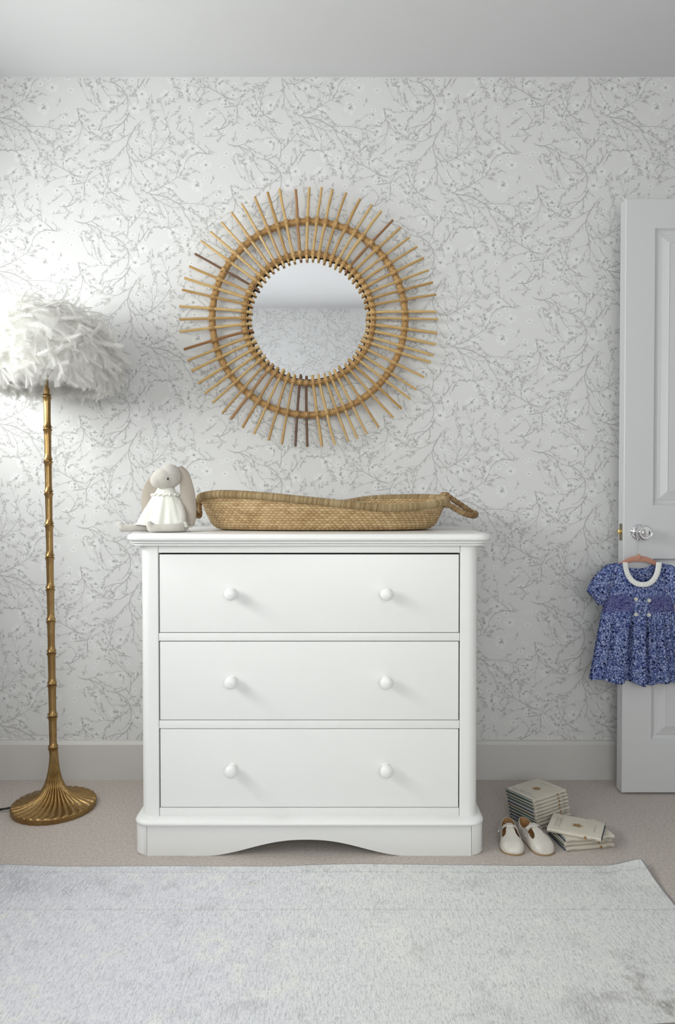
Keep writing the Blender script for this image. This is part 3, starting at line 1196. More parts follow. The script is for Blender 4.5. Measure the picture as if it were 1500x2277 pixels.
tube('ring', [(R_OUT * math.cos(a), -0.0285, R_OUT * math.sin(a)) for a in [2 * PI * i / 160 for i in range(160)]],
     [0.0116 + 0.0006 * math.sin(i * 1.7) * math.sin(i * 0.31) + (0.0012 if i % 23 == 0 else 0) for i in range(160)], M['cane_ring'], mir, 12, True, Vector((0, 1, 0)))
tube('ring', [(R_IN * math.cos(a), -0.0270, R_IN * math.sin(a)) for a in [2 * PI * i / 140 for i in range(140)]],
     [0.0098 + 0.0005 * math.sin(i * 1.3) for i in range(140)], M['cane_ring'], mir, 12, True, Vector((0, 1, 0)))
lathe('backing_board', [(0, 0.0), (0.218, 0.0), (0.218, 0.018), (0.2145, 0.020), (0, 0.020)], M['glass_back'], mir, 96, axis='Y')
lathe('mirror_glass', [(0, 0.0201), (0.2095, 0.0201), (0.2095, 0.0235), (0, 0.0235)], M['mirror'], mir, 128, axis='Y')


def binding_mesh(R, hw):
    """cane strip crossed over stick and ring, in local axes: x tangential, y towards the wall, z radial"""
    V, F = [], []
    for s_ in (-1, 1):
        for off in (-0.0019, 0.0019):
            path = []
            for i in range(9):
                u = -1 + 2 * i / 8
                yy = -0.0100 * max(0.0, math.cos(u * PI / 2)) ** 0.6
                path.append((u * hw * 1.0 + off * 0.7, yy + 0.0036, s_ * u * R * 1.0 - s_ * off))
            v, f = tube_data(path, 0.0017, 5)
            k = len(V)
            V += v
            F += [tuple(i + k for i in q_) for q_ in f]
    return V, F


bd_out = mk('cane_binding', *binding_mesh(0.0105, 0.0085), M['cane_bind'], mir)
bd_in = mk('cane_binding', *binding_mesh(0.0095, 0.0072), M['cane_bind'], mir)
for i, (tx, ty) in enumerate(TIPS):
    ro = math.hypot(tx - CC[0], ty - CC[1]) / SM
    ao = un[i]
    ai = 0.35 * un[i] + 0.65 * (mean0 - 2 * PI * i / NT)
    ri = 0.1980 + rnd.uniform(-0.003, 0.003)
    am = ai + (ao - ai) * 0.55
    wob = rnd.uniform(-0.003, 0.003)
    p = [(ri * math.cos(ai), -0.039, ri * math.sin(ai)),
         (R_IN * math.cos(ai), -0.0405, R_IN * math.sin(ai)),
         (0.28 * math.cos(ai + (am - ai) * .5) + wob * .4, -0.0435, 0.28 * math.sin(ai + (am - ai) * .5)),
         (R_OUT * math.cos(am), -0.0432, R_OUT * math.sin(am)),
         ((ro + R_OUT) / 2 * math.cos((am + ao) / 2) + wob * .5, -0.0435, (ro + R_OUT) / 2 * math.sin((am + ao) / 2)),
         (ro * math.cos(ao), -0.0435, ro * math.sin(ao))]
    pp = spline(p, 11)
    r0 = 0.0046 + rnd.uniform(-0.0004, 0.0005)
    k = rnd.randint(2, 9)
    rad = [r0 * (1 + (0.16 if j == k else 0)) * (0.97 if j > 7 else 1) for j in range(11)]
    mt = M['cane']
    if i in (32, 33, 52):
        mt = M['cane_dark']
    elif i in (7, 38, 45, 61):
        mt = M['cane_red']
    tube('stick', pp, rad, mt, mir, 7)
    for (R, aa, src, yy) in ((R_OUT, am, bd_out, -0.0432), (R_IN, ai, bd_in, -0.0408)):
        o = src if i == 0 else src.copy()
        if i:
            COL.objects.link(o)
        o.parent = mir
        o.location = (R * math.cos(aa), yy, R * math.sin(aa))
        o.rotation_euler = (0, -(aa - PI / 2), 0)
# a coil of cane covering the joint of the outer ring, lower right
cv, cf = [], []
for j in range(13):
    a = math.radians(-86 + j * 1.15)
    v, f = tube_data([((R_OUT + 0.0118 * math.cos(t)) * math.cos(a), -0.0285 + 0.0118 * math.sin(t), (R_OUT + 0.0118 * math.cos(t)) * math.sin(a)) for t in [2 * PI * q_ / 12 for q_ in range(13)]], 0.0022, 5)
    k = len(cv)
    cv += v
    cf += [tuple(i + k for i in q_) for q_ in f]
mk('joint_wrap', cv, cf, M['cane_bind'], mir)

# ================================================================== FLOOR LAMP
LX, LY = -0.9075, -0.245
lamp = empty('floor_lamp', (LX, LY, 0), 'brass bamboo-style floor lamp with a white feather shade, left of the chest', 'floor lamp')
NFL = 34


def lamp_base():
    NFL = 30
    prof = [(0.120, 0.0), (0.1285, 0.001), (0.1290, 0.016), (0.1265, 0.0195), (0.118, 0.0205), (0.100, 0.0235), (0.082, 0.0285), (0.066, 0.0355), (0.052, 0.0450), (0.041, 0.057),
            (0.032, 0.072), (0.0255, 0.089), (0.0205, 0.108), (0.0168, 0.128), (0.0145, 0.150), (0.0132, 0.172), (0.0126, 0.186)]
    t0 = np.linspace(0, 1, len(prof))
    t1 = np.linspace(0, 1, 66)
    prof = list(zip(np.interp(t1, t0, [p[0] for p in prof]), np.interp(t1, t0, [p[1] for p in prof])))
    seg = NFL * 10
    rings = []
    for idx, (r, z) in enumerate(prof):
        ring = []
        k = idx / 65 * 16
        amp = min(1.0, max(0.0, (k - 2.2) / 1.2)) * min(1.0, max(0.0, (r - 0.012) / 0.045))
        amp2 = min(1.0, max(0.0, (k - 3.5) / 1.5)) * min(1.0, max(0.0, (16 - k) / 4.0))
        sw = 0.42 * (1 - min(r, 0.128) / 0.128)
        for j in range(seg):
            a = 2 * PI * j / seg
            fl = abs(math.sin(NFL * (a - sw) / 2)) ** 0.55 - 0.85
            dz = 0.0085 * amp * fl
            dr = 0.0022 * amp2 * fl + (0.0022 * (fl + 0.4) if k < 2.6 else 0)
            ring.append(((r + dr) * math.cos(a), (r + dr) * math.sin(a), max(z + dz, 0.0)))
        rings.append(ring)
    v, f = loft(rings)
    return mk('base', v, f, M['brass'], lamp, True, 60)


lamp_base()


def lamp_pole():
    # nodes every ~10 cm, read off the photograph
    prof = []
    zs = [0.195 + i * (1.315 - 0.195) / 11 for i in range(12)]
    r = lambda z: 0.0125 - 0.0018 * (z / 1.33)
    prof.append((0.0, 0.175))
    prof.append((r(0.18), 0.176))
    for i, z in enumerate(zs):
        rr = r(z)
        prof += [(rr, z - 0.022), (rr * 1.05, z - 0.011), (rr * 1.28, z - 0.0055), (rr * 1.34, z - 0.003), (rr * 1.02, z - 0.0012), (rr * 1.02, z + 0.0012), (rr * 1.30, z + 0.003), (rr * 1.22, z + 0.0055), (rr * 0.98, z + 0.010), (rr * 0.93, z + 0.022)]
    prof[-2:] = [(0.0085, 1.3225), (0.0085, 1.3400)]
    prof.append((0.0, 1.3400))
    o = lathe('pole', prof, M['brass'], lamp, 28, angle=35)
    return o


pole = lamp_pole()
TILT = -0.0102
pole.rotation_euler = (0, TILT, 0)
SHC = Vector((TILT * 1.42, 0, 0))
lathe('lamp_stem', [(0, 0), (0.006, 0), (0.006, 0.16), (0.013, 0.165), (0.013, 0.20), (0.0, 0.205)], M['brass'], lamp, 16, loc=(SHC.x, 0, 1.335))
# inner shade: a shallow dome of linen
SHP = [(1.370, 0.198), (1.39, 0.204), (1.43, 0.202), (1.47, 0.190), (1.51, 0.166), (1.55, 0.128), (1.58, 0.084), (1.60, 0.040), (1.606, 0.010)]
lathe('shade_frame', [(0.0, 1.398), (0.19, 1.398), (0.194, 1.371)] + [(r_, z_) for z_, r_ in SHP] + [(0.0, 1.607)], M['linen'], lamp, 48, loc=(SHC.x, 0, 0))


def feathers():
    r_ = np.random.RandomState(3)
    V, F = [], []

    def add_feather(root, d0, nrm, droop, L, Wd, roll):
        n = 8
        d = Vector(d0).normalized()
        side = d.cross(nrm).normalized()
        up_ = side.cross(d)
        side = (side * math.cos(roll) + up_ * math.sin(roll)).normalized()
        sway = r_.uniform(-1.5, 1.5)
        p = Vector(root)
        pts, dirs = [p.copy()], [d.copy()]
        for i in range(n):
            d = (d + Vector((0, 0, -1)) * droop / n - Vector(nrm) * 0.35 / n + side * sway / n).normalized()
            p = p + d * (L / n)
            pts.append(p.copy())
            dirs.append(d.copy())
        # soft barbs lying together in a vane, frayed and curled at the tips
        nb = 56
        ang = math.radians(r_.uniform(26, 40))
        curl = (r_.uniform(-0.9, 0.9), r_.uniform(-0.6, 0.8))
        cup = r_.uniform(-0.25, 0.35)
        ca, sa = math.cos(ang), math.sin(ang)
        rnds = r_.rand(nb, 2, 4)
        for i in range(nb):
            t = (i + 0.5) / nb
            u = t * n
            k = min(int(u), n - 1)
            q = pts[k].lerp(pts[k + 1], u - k)
            dd = dirs[k]
            s2 = (side - dd * side.dot(dd)).normalized()
            nn = dd.cross(s2)
            wl_ = Wd * (math.sin(PI * min(1, t * 0.88 + 0.12)) ** 0.5)
            wv = dd * (L / nb * 0.42)
            for e, sg in enumerate((-1, 1)):
                z1, z2, z3, z4 = rnds[i, e]
                ln = wl_ * (0.75 + 0.55 * z1 ** 3 + 0.1 * z2)
                lat = s2 * sg * (sa + 0.10 * (z3 - 0.5))
                dr = dd * ca + lat + nn * (cup + 0.22 * (z4 - 0.5))
                d2 = dd * (ca + 0.5) + lat * 0.6 + nn * (cup + curl[e] + 0.5 * (z2 - 0.5))
                b0 = len(V)
                m_ = q + dr * (ln * 0.6)
                e_ = m_ + d2 * (ln * 0.45)
                V.extend([q - wv, q + wv, m_ + wv, m_ - wv, e_])
                F.append((b0, b0 + 1, b0 + 2, b0 + 3))
                F.append((b0 + 3, b0 + 2, b0 + 4))
        # quill
        for i in range(n):
            a_, b_ = pts[i], pts[i + 1]
            w_ = side * 0.0007
            b0 = len(V)
            V.extend([a_ - w_, a_ + w_, b_ + w_ * 0.8, b_ - w_ * 0.8])
            F.append((b0, b0 + 1, b0 + 2, b0 + 3))

    zz = [p[0] for p in SHP]
    rr = [p[1] for p in SHP]
    for (z, n, L) in ((1.605, 10, .10), (1.600, 22, .11), (1.590, 34, .11), (1.576, 46, .11), (1.560, 56, .105), (1.542, 64, .105), (1.522, 72, .10), (1.500, 78, .10),
                      (1.478, 82, .095), (1.455, 86, .09), (1.432, 88, .085), (1.410, 88, .075), (1.390, 90, .062), (1.379, 96, .055), (1.373, 96, .060), (1.369, 90, .060)):
        rad = float(np.interp(z, zz, rr))
        r2, z2 = float(np.interp(z - 0.01, zz, rr)), z - 0.01
        for i in range(n):
            a = 2 * PI * (i + r_.uniform(-0.45, 0.45)) / n
            er = Vector((math.cos(a), math.sin(a), 0))
            et = Vector((-math.sin(a), math.cos(a), 0))
            tg = (er * (r2 - rad) + Vector((0, 0, z2 - z))).normalized()       # down the dome
            nm = et.cross(tg)
            if nm.dot(er) + nm.z < 0:
                nm = -nm
            low = z < 1.38
            tw = r_.normal(0.25, 0.35 if low else 0.8)
            lift = r_.uniform(0.0, 0.25) if low else r_.uniform(0.05, 0.85)
            if z < 1.375:
                tg = (Vector((0, 0, -1)) - er * r_.uniform(0.2, 1.6)).normalized()
            d = (tg * math.cos(tw) + et * math.sin(tw)) * math.cos(lift) + nm * math.sin(lift)
            root = Vector((SHC.x, 0, 0)) + er * (rad + 0.001) + Vector((0, 0, z + r_.uniform(-.008, .008)))
            add_feather(root, d, nm, r_.uniform(0.0, 0.5), L * r_.uniform(0.7, 1.1), r_.uniform(0.016, 0.026), r_.uniform(-0.5, 0.5))
    o = mk('feathers', V, F, M['feather'], lamp, True)
    tag(o, 'soft white curled feathers covering the shade', kind='stuff')
    return o


feathers()
cord = spline([(-0.122, -0.02, 0.010), (-0.165, -0.035, 0.008), (-0.21, -0.03, 0.005), (-0.30, -0.01, 0.005), (-0.42, 0.06, 0.005), (-0.55, 0.13, 0.005)], 46)
tube('power_cord', cord, lambda t, a: 0.0036 + 0.0007 * math.sin(2 * a + t * 260), M['black'], lamp, 8)

# ================================================================== CHANGING BASKET
BX, BYC = at(719, 1140, -0.282)[0], -0.282
bas = empty('changing_basket', (BX, BYC, ZT), 'oval woven seagrass changing basket with wavy rim, lying on top of the chest', 'basket')
AL, AW = 0.380, 0.165                                   # half length, half width at the rim


def sx(px):
    return (px - 719) / 707.0


FRX = [sx(p) for p in (445, 470, 500, 560, 620, 700, 780, 848, 900, 950, 985, 1000)]
FRZ = [0.104, 0.113, 0.118, 0.115, 0.108, 0.097, 0.0855, 0.0750, 0.0780, 0.0870, 0.0950, 0.0980]
BRX = [sx(p) for p in (445, 470, 520, 600, 680, 740, 780, 810, 850, 920, 975, 1000)]
BRZ = [0.104, 0.107, 0.100, 0.085, 0.078, 0.082, 0.092, 0.100, 0.1055, 0.1070, 0.1060, 0.0980]


def sup(a, L, W, p=2.6):
    c, s = math.cos(a), math.sin(a)
    return (L * math.copysign(abs(c) ** (2 / p), c), W * math.copysign(abs(s) ** (2 / p), s))


NU = 840
# arclength parametrisation of the rim
raw = [sup(2 * PI * i / 4000, AL, AW) for i in range(4000)]
cum = [0]
for i in range(1, 4001):
    a_, b_ = raw[i - 1], raw[i % 4000]
    cum.append(cum[-1] + math.hypot(a_[0] - b_[0], a_[1] - b_[1]))
PER = cum[-1]
ANG = np.interp(np.linspace(0, PER, NU + 1)[:-1], cum, np.linspace(0, 2 * PI, 4001))


def rim_z(a):
    x, y = sup(a, AL, AW)
    zf = float(np.interp(x, FRX, FRZ))
    zb = float(np.interp(x, BRX, BRZ))
    t = min(1, max(0, 0.5 + y / AW * 1.2))
    t = t * t * (3 - 2 * t)
    return (zf * (1 - t) + zb * t) - 0.010


def smooth_per(v, k):
    v = np.array(v)
    ker = np.hanning(k + 2)[1:-1]
    ker /= ker.sum()
    ext = np.concatenate([v[-k:], v, v[:k]])
    return np.convolve(ext, ker, 'same')[k:-k]


RZ = smooth_per([rim_z(a) for a in ANG], 61)


def weave():
    NV = 84
    rows = 14.0
    NS = 112                                             # stitches round the basket (even)
    V, F, tint = [], [], []
    rr = np.random.RandomState(9)
    cell = rr.rand(40, NS)
    rowt = rr.rand(40)
    rad_b = 0.022
    for layer in (0, 1):                                 # outside, inside
        base = len(V)
        for j in range(NV + 1):
            v = j / NV
            for i in range(NU):
                a = ANG[i]
                H = RZ[i]
                z = v * H
                # wall flares outward; rounded turn into the base
                fl = v ** 0.8
                L = AL - 0.046 * (1 - fl) * (1.0)
                W = AW - 0.028 * (1 - fl)
                if z < rad_b:
                    k = 1 - math.sqrt(max(0, 1 - (1 - z / rad_b) ** 2))
                    L -= 0.020 * k
                    W -= 0.020 * k
                if layer:
                    L -= 0.007
                    W -= 0.007
                x, y = sup(a, L, W)
                nx, ny = math.cos(a), math.sin(a)
                row = z / 0.0072
                ri = int(row)
                fr = row - ri
                u = i / NU * NS + 0.5 * (ri % 2) + 0.14 * (fr - 0.5)
                prow = math.sin(PI * fr) ** 0.6
                st = (0.5 + 0.5 * math.cos(2 * PI * u))
                d = 0.0042 * prow * (0.35 + 0.65 * st) * (1 if not layer else -1)
                nl = math.hypot(nx, ny)
                V.append((x + nx / nl * d, y + ny / nl * d, z + 0.002))
                tint.append(0.35 * cell[ri % 40, int(u + 0.5) % NS] + 0.15 * rowt[ri % 40] + 0.55 * (0.3 + 0.7 * st) * prow ** 1.5 - 0.05)  # tint darkens between strands: shade of the weave put into the colour
        for j in range(NV):
            for i in range(NU):
                k = (i + 1) % NU
                q_ = (base + j * NU + i, base + j * NU + k, base + (j + 1) * NU + k, base + (j + 1) * NU + i)
                F.append(q_ if not layer else q_[::-1])
        F.append(tuple(base + i for i in range(NU))[::-1 if not layer else 1])
    o = mk('woven_body', V, F, M['straw'], bas, True)
    at_ = o.data.attributes.new('tint', 'FLOAT', 'POINT')
    at_.data.foreach_set('value', np.clip(np.array(tint), 0, 1).astype(np.float32))
    return o


weave()


def roped(name, path, r, mat, parent, turns_per_m, amp, closed=False, seg=14, seed=1, strands=3):
    """tube wrapped with strands; tint varies by strand turn"""
    P = [Vector(p) for p in path]
    L = [0]
    for i in range(1, len(P)):
        L.append(L[-1] + (P[i] - P[i - 1]).length)
    n = len(P)
    rr = np.random.RandomState(seed).rand(4000)
    tl = []

    def rad(t, a):
        i = min(int(round(t * (n - 1))), n - 1)
        ph = L[i] * turns_per_m * 2 * PI + a * strands
        tl.append(rr[int(ph / (2 * PI)) % 4000] * 0.75 + 0.25 * (0.5 + 0.5 * math.cos(ph)))
        return r + amp * (abs(math.cos(ph / 2)) - 0.5)
    v, f = tube_data(P, rad, seg, closed, Vector((0, 0, 1)) if closed else None)
    o = mk(name, v, f, mat, parent, True)
    at_ = o.data.attributes.new('tint', 'FLOAT', 'POINT')
    at_.data.foreach_set('value', np.clip(np.array(tl[:len(v)]), 0, 1).astype(np.float32))
    return o


rim_path = []
NR = 2600
for i in range(NR):
    u = i / NR * NU
    k = int(u)
    fz = RZ[k % NU] * (1 - (u - k)) + RZ[(k + 1) % NU] * (u - k)
    a0, a1 = ANG[k % NU], ANG[(k + 1) % NU]
    if a1 < a0:
        a1 += 2 * PI
    x, y = sup(a0 + (a1 - a0) * (u - k), AL + 0.001, AW + 0.001)
    rim_path.append((x, y, fz + 0.003))
roped('rim', rim_path, 0.0108, M['straw_rim'], bas, 230, 0.0030, True, 16, 4, 1)
# right handle: a loop hanging outwards; left handle mostly hidden by the rabbit
hx = AL
roped('handle', spline([(hx - 0.012, -0.060, 0.078), (hx + 0.006, -0.062, 0.075), (hx + 0.045, -0.058, 0.053), (hx + 0.083, -0.034, 0.044), (hx + 0.094, -0.005, 0.050), (hx + 0.088, 0.022, 0.053),
                       (hx + 0.060, 0.040, 0.074), (hx + 0.022, 0.045, 0.100), (hx + 0.006, 0.045, 0.110), (hx - 0.010, 0.045, 0.100)], 130), 0.0083, M['rope'], bas, 70, 0.0028, False, 12, 7, 2)
roped('handle', spline([(-hx + 0.004, -0.030, 0.090), (-hx - 0.012, -0.032, 0.086), (-hx - 0.018, -0.032, 0.060), (-hx - 0.014, -0.010, 0.045), (-hx - 0.012, 0.020, 0.045), (-hx - 0.016, 0.035, 0.070),
                       (-hx - 0.012, 0.035, 0.094), (-hx + 0.006, 0.032, 0.092)], 110), 0.0083, M['rope'], bas, 70, 0.0028, False, 12, 8, 2)

# ================================================================== PLUSH RABBIT
RBX = at(365, 1183, -0.435)[0]
rab = empty('plush_rabbit', (RBX, -0.435, ZT), 'soft grey linen toy rabbit in a cream dress, sitting on the chest beside the basket', 'soft toy')


def ellip(bm, c, r, rot=None, sub=3):
    g = bmesh.ops.create_icosphere(bm, subdivisions=sub, radius=1.0)
    m = Matrix.Translation(c) @ (rot.to_matrix().to_4x4() if rot else Matrix.Identity(4)) @ Matrix.Diagonal((*r, 1))
    bmesh.ops.transform(bm, matrix=m, verts=g['verts'])


def capsule(bm, pts, rads, seg=14):
    P = spline(pts, 14)
    n = len(P)
    R = np.interp(np.linspace(0, 1, n), np.linspace(0, 1, len(rads)), rads)
    v, f = tube_data(P, [float(x) for x in R], seg)
    vs = [bm.verts.new(p) for p in v]
    for q_ in f:
        try:
            bm.faces.new([vs[i] for i in q_])
        except ValueError:
            pass
    for e, r in ((P[0], R[0]), (P[-1], R[-1])):
        ellip(bm, e, (r * 1.0, r * 1.0, r * 1.0), sub=2)


def rabbit():
    bm = bmesh.new()
    # head: a round skull with a blunt muzzle turned to the left
    ellip(bm, (0.015, 0.004, 0.162), (0.0355, 0.036, 0.036))
    ellip(bm, (0.000, -0.010, 0.155), (0.033, 0.030, 0.031))
    ellip(bm, (-0.012, -0.018, 0.150), (0.0245, 0.022, 0.0235))
    # neck, torso
    capsule(bm, [(0.010, 0.008, 0.14), (0.008, 0.010, 0.11), (0.008, 0.014, 0.06), (0.008, 0.016, 0.034)], [0.014, 0.020, 0.034, 0.034])
    # legs and feet
    capsule(bm, [(0.030, 0.002, 0.022), (0.062, -0.020, 0.017), (0.045, -0.050, 0.014), (0.004, -0.060, 0.0135), (-0.020, -0.064, 0.013)], [0.020, 0.016, 0.0125, 0.0115, 0.012])
    capsule(bm, [(-0.021, -0.064, 0.013), (-0.026, -0.066, 0.024)], [0.0125, 0.0105])
    capsule(bm, [(-0.006, 0.006, 0.020), (-0.050, -0.014, 0.015), (-0.088, -0.034, 0.012), (-0.108, -0.040, 0.012)], [0.018, 0.013, 0.0105, 0.011])
    capsule(bm, [(-0.110, -0.040, 0.0125), (-0.116, -0.040, 0.022)], [0.012, 0.010])
    # arms
    capsule(bm, [(0.026, 0.002, 0.108), (0.046, -0.010, 0.082), (0.058, -0.022, 0.052), (0.060, -0.030, 0.030)], [0.010, 0.0105, 0.0105, 0.011])
    capsule(bm, [(-0.010, 0.004, 0.108), (-0.030, -0.006, 0.080), (-0.036, -0.022, 0.052)], [0.010, 0.0105, 0.010])
    o = bm_obj('body', bm, M['plush'], rab, smooth=True)
    md = o.modifiers.new('remesh', 'REMESH')
    md.mode = 'VOXEL'
    md.voxel_size = 0.0022
    md.use_smooth_shade = True
    s = o.modifiers.new('smooth', 'SMOOTH')
    s.iterations = 9
    s.factor = 0.6


rabbit()


def ear(path, widths, normal, cup, fold=0.0):
    """a flat padded ear along a path; widths = (left, right) half-widths along it"""
    P = spline(path, 30)
    n = len(P)
    Wl = np.interp(np.linspace(0, 1, n), np.linspace(0, 1, len(widths)), [w_[0] for w_ in widths])
    Wr = np.interp(np.linspace(0, 1, n), np.linspace(0, 1, len(widths)), [w_[1] for w_ in widths])
    Nn = Vector(normal).normalized()
    V, F = [], []
    m = 13
    for i in range(n):
        T = (P[min(i + 1, n - 1)] - P[max(i - 1, 0)]).normalized()
        Sd = T.cross(Nn).normalized()
        for j in range(m):
            t = -1 + 2 * j / (m - 1)
            wd = Wr[i] if t > 0 else Wl[i]
            V.append(P[i] + Sd * t * wd + Nn * (cup * t * t + 0.0015 * math.sin(i * 0.5 + t * 2)))
    for i in range(n - 1):
        for j in range(m - 1):
            a = i * m + j
            F.append((a, a + 1, a + m + 1, a + m))
    o = mk('ear', V, F, [M['ear'], M['plush']], rab, True)
    solidify(o, 0.0045, 0.0, 1)
    b2 = o.modifiers.new('round', 'SUBSURF')
    b2.levels = b2.render_levels = 1
    return o


# sewn at the crown and hanging down on each side
ear([(0.044, 0.004, 0.190), (0.056, 0.000, 0.165), (0.070, -0.006, 0.115), (0.079, -0.012, 0.065), (0.083, -0.016, 0.030), (0.084, -0.018, 0.018)],
    [(0.006, 0.004), (0.018, 0.012), (0.020, 0.022), (0.017, 0.024), (0.010, 0.016), (0.001, 0.002)], (0.15, -1, 0.05), -0.006)
ear([(-0.006, 0.030, 0.186), (-0.030, 0.032, 0.160), (-0.050, 0.030, 0.120), (-0.058, 0.028, 0.080), (-0.064, 0.026, 0.055), (-0.066, 0.024, 0.044)],
    [(0.006, 0.006), (0.018, 0.018), (0.026, 0.022), (0.022, 0.018), (0.010, 0.010), (0.001, 0.001)], (-0.1, -1, 0.0), -0.003)
for (c, r) in (((0.0195, -0.0350, 0.1530), (0.0026, 0.0018, 0.0036)), ((-0.0345, -0.0090, 0.1600), (0.0018, 0.0026, 0.0036))):
    bm = bmesh.new()
    ellip(bm, c, r, sub=3)
    bm_obj('eye', bm, M['eye'], rab, smooth=True)


def rabbit_dress():
    n, m = 120, 26
    V, F = [], []
    for j in range(m + 1):
        v = j / m
        for i in range(n):
            a = 2 * PI * i / n
            fold = 0.075 * math.sin(7 * a + 0.6) + 0.05 * math.sin(11 * a + 2 * v) + 0.025 * math.sin(19 * a)
            rx = 0.016 + (0.083 - 0.016) * v ** 0.80
            ry = 0.015 + (0.060 - 0.015) * v ** 0.88
            k = 1 + fold * v ** 0.8
            x = 0.004 + rx * math.cos(a) * k - 0.004 * v
            y = 0.004 + ry * math.sin(a) * k - 0.006 * v
            z = 0.131 - v * 0.119 + 0.004 * v * math.sin(5 * a + 1.0)
            if y < -0.02:
                z += 0.006 * v
            V.append((x, y, max(z, 0.004)))
    for j in range(m):
        for i in range(n):
            k = (i + 1) % n
            F.append((j * n + i, j * n + k, (j + 1) * n + k, (j + 1) * n + i))
    d = mk('dress', V, F, M['tulle'], rab, True)
    solidify(d, 0.0015)
    # gathered collar and shoulder frill
    for (z, r0, r1, amp, yc) in ((0.131, 0.015, 0.024, 0.0016, 0.006), (0.112, 0.027, 0.042, 0.0026, 0.006)):
        V, F = [], []
        n2 = 140
        for j in range(5):
            t = j / 4
            for i in range(n2):
                a = 2 * PI * i / n2
                r = r0 + (r1 - r0) * t
                V.append((0.004 + r * 1.05 * math.cos(a), yc + r * 0.85 * math.sin(a), z - 0.006 * t + amp * t * (math.sin(17 * a) + 0.6 * math.sin(29 * a + 1)) + 0.0008 * math.sin(5 * a)))
        for j in range(4):
            for i in range(n2):
                k = (i + 1) % n2
                F.append((j * n2 + i, j * n2 + k, (j + 1) * n2 + k, (j + 1) * n2 + i))
        fo = mk('frill', V, F, M['tulle'], rab, True)
        solidify(fo, 0.001)


rabbit_dress()
tube('tag_string', spline([(0.068, -0.048, 0.014), (0.078, -0.052, 0.010), (0.090, -0.058, 0.003)], 10), 0.0006, M['string'], rab, 5)
tube('tag_string', spline([(0.068, -0.046, 0.012), (0.074, -0.052, 0.006), (0.082, -0.058, 0.002)], 10), 0.0006, M['string'], rab, 5)

# ================================================================== HANGER AND DRESS ON THE DOOR
HX = at(1427, 1250, DY - 0.05)[0]
HY = DY - 0.026
hz_ = at(1427, 1240, HY)[2]
han = empty('clothes_hanger', (HX, HY, hz_), 'small pink flocked clothes hanger hooked over the chrome door knob', 'hanger')
arm = spline([(-0.135, 0, -0.062), (-0.105, 0, -0.050), (-0.062, 0, -0.024), (-0.030, 0, -0.008), (0, 0, -0.004), (0.030, 0, -0.008), (0.062, 0, -0.024), (0.105, 0, -0.050), (0.135, 0, -0.062)], 41)
V, F = [], []
for i, p in enumerate(arm):
    t = abs(i / 40 * 2 - 1)
    hw = 0.010 * (1 - 0.35 * t)
    for k in range(10):
        a = 2 * PI * k / 10
        V.append((p.x, 0.0035 * math.sin(a), p.z + hw * math.cos(a)))
for i in range(40):
    for k in range(10):
        kk = (k + 1) % 10
        F.append((i * 10 + k, i * 10 + kk, (i + 1) * 10 + kk, (i + 1) * 10 + k))
F += [tuple(range(10)), tuple(400 + k for k in range(10))[::-1]]
mk('shoulder_bar', V, F, M['hanger'], han, True, 60)
lathe('neck', [(0.0, -0.004), (0.0075, -0.002), (0.006, 0.006), (0.003, 0.012), (0.0, 0.013)], M['hanger'], han, 12)
kz = KZ - hz_
kx = KX - HX
hk = [(0, 0, 0.010), (0, 0, 0.026), (0.0, 0, 0.040)]
r_h = 0.0120
hk += [(kx + 0.004, 0, kz - 0.0175), (kx - 0.006, 0, kz - 0.011), (kx - 0.0125, 0, kz), (kx - 0.010, 0, kz + 0.009), (kx, 0, kz + 0.0128), (kx + 0.010, 0, kz + 0.009), (kx + 0.0130, 0, kz)]
tube('hook', spline([(0, 0, 0.010), (0, 0, 0.030), (-0.001, 0, kz - 0.034), (-0.006, 0, kz - 0.024), (kx - 0.010, 0, kz - 0.013), (kx - 0.0155, 0, kz - 0.002), (kx - 0.0125, 0, kz + 0.010), (kx, 0, kz + 0.0145),
                    (kx + 0.0115, 0, kz + 0.010), (kx + 0.0140, 0, kz)], 50), 0.0014, M['steel'], han, 8)

SD = (at(1428, 1400, DY - 0.04)[0] - at(1427, 1400, DY - 0.04)[0])     # metres per pixel at the dress


def dz(py):
    return at(1427, py, DY - 0.04)[2]


Z0 = dz(1255)
dre = empty('girls_dress', (HX, HY, Z0), "child's blue floral smocked dress with white frilled collar, hanging on the door", 'dress')


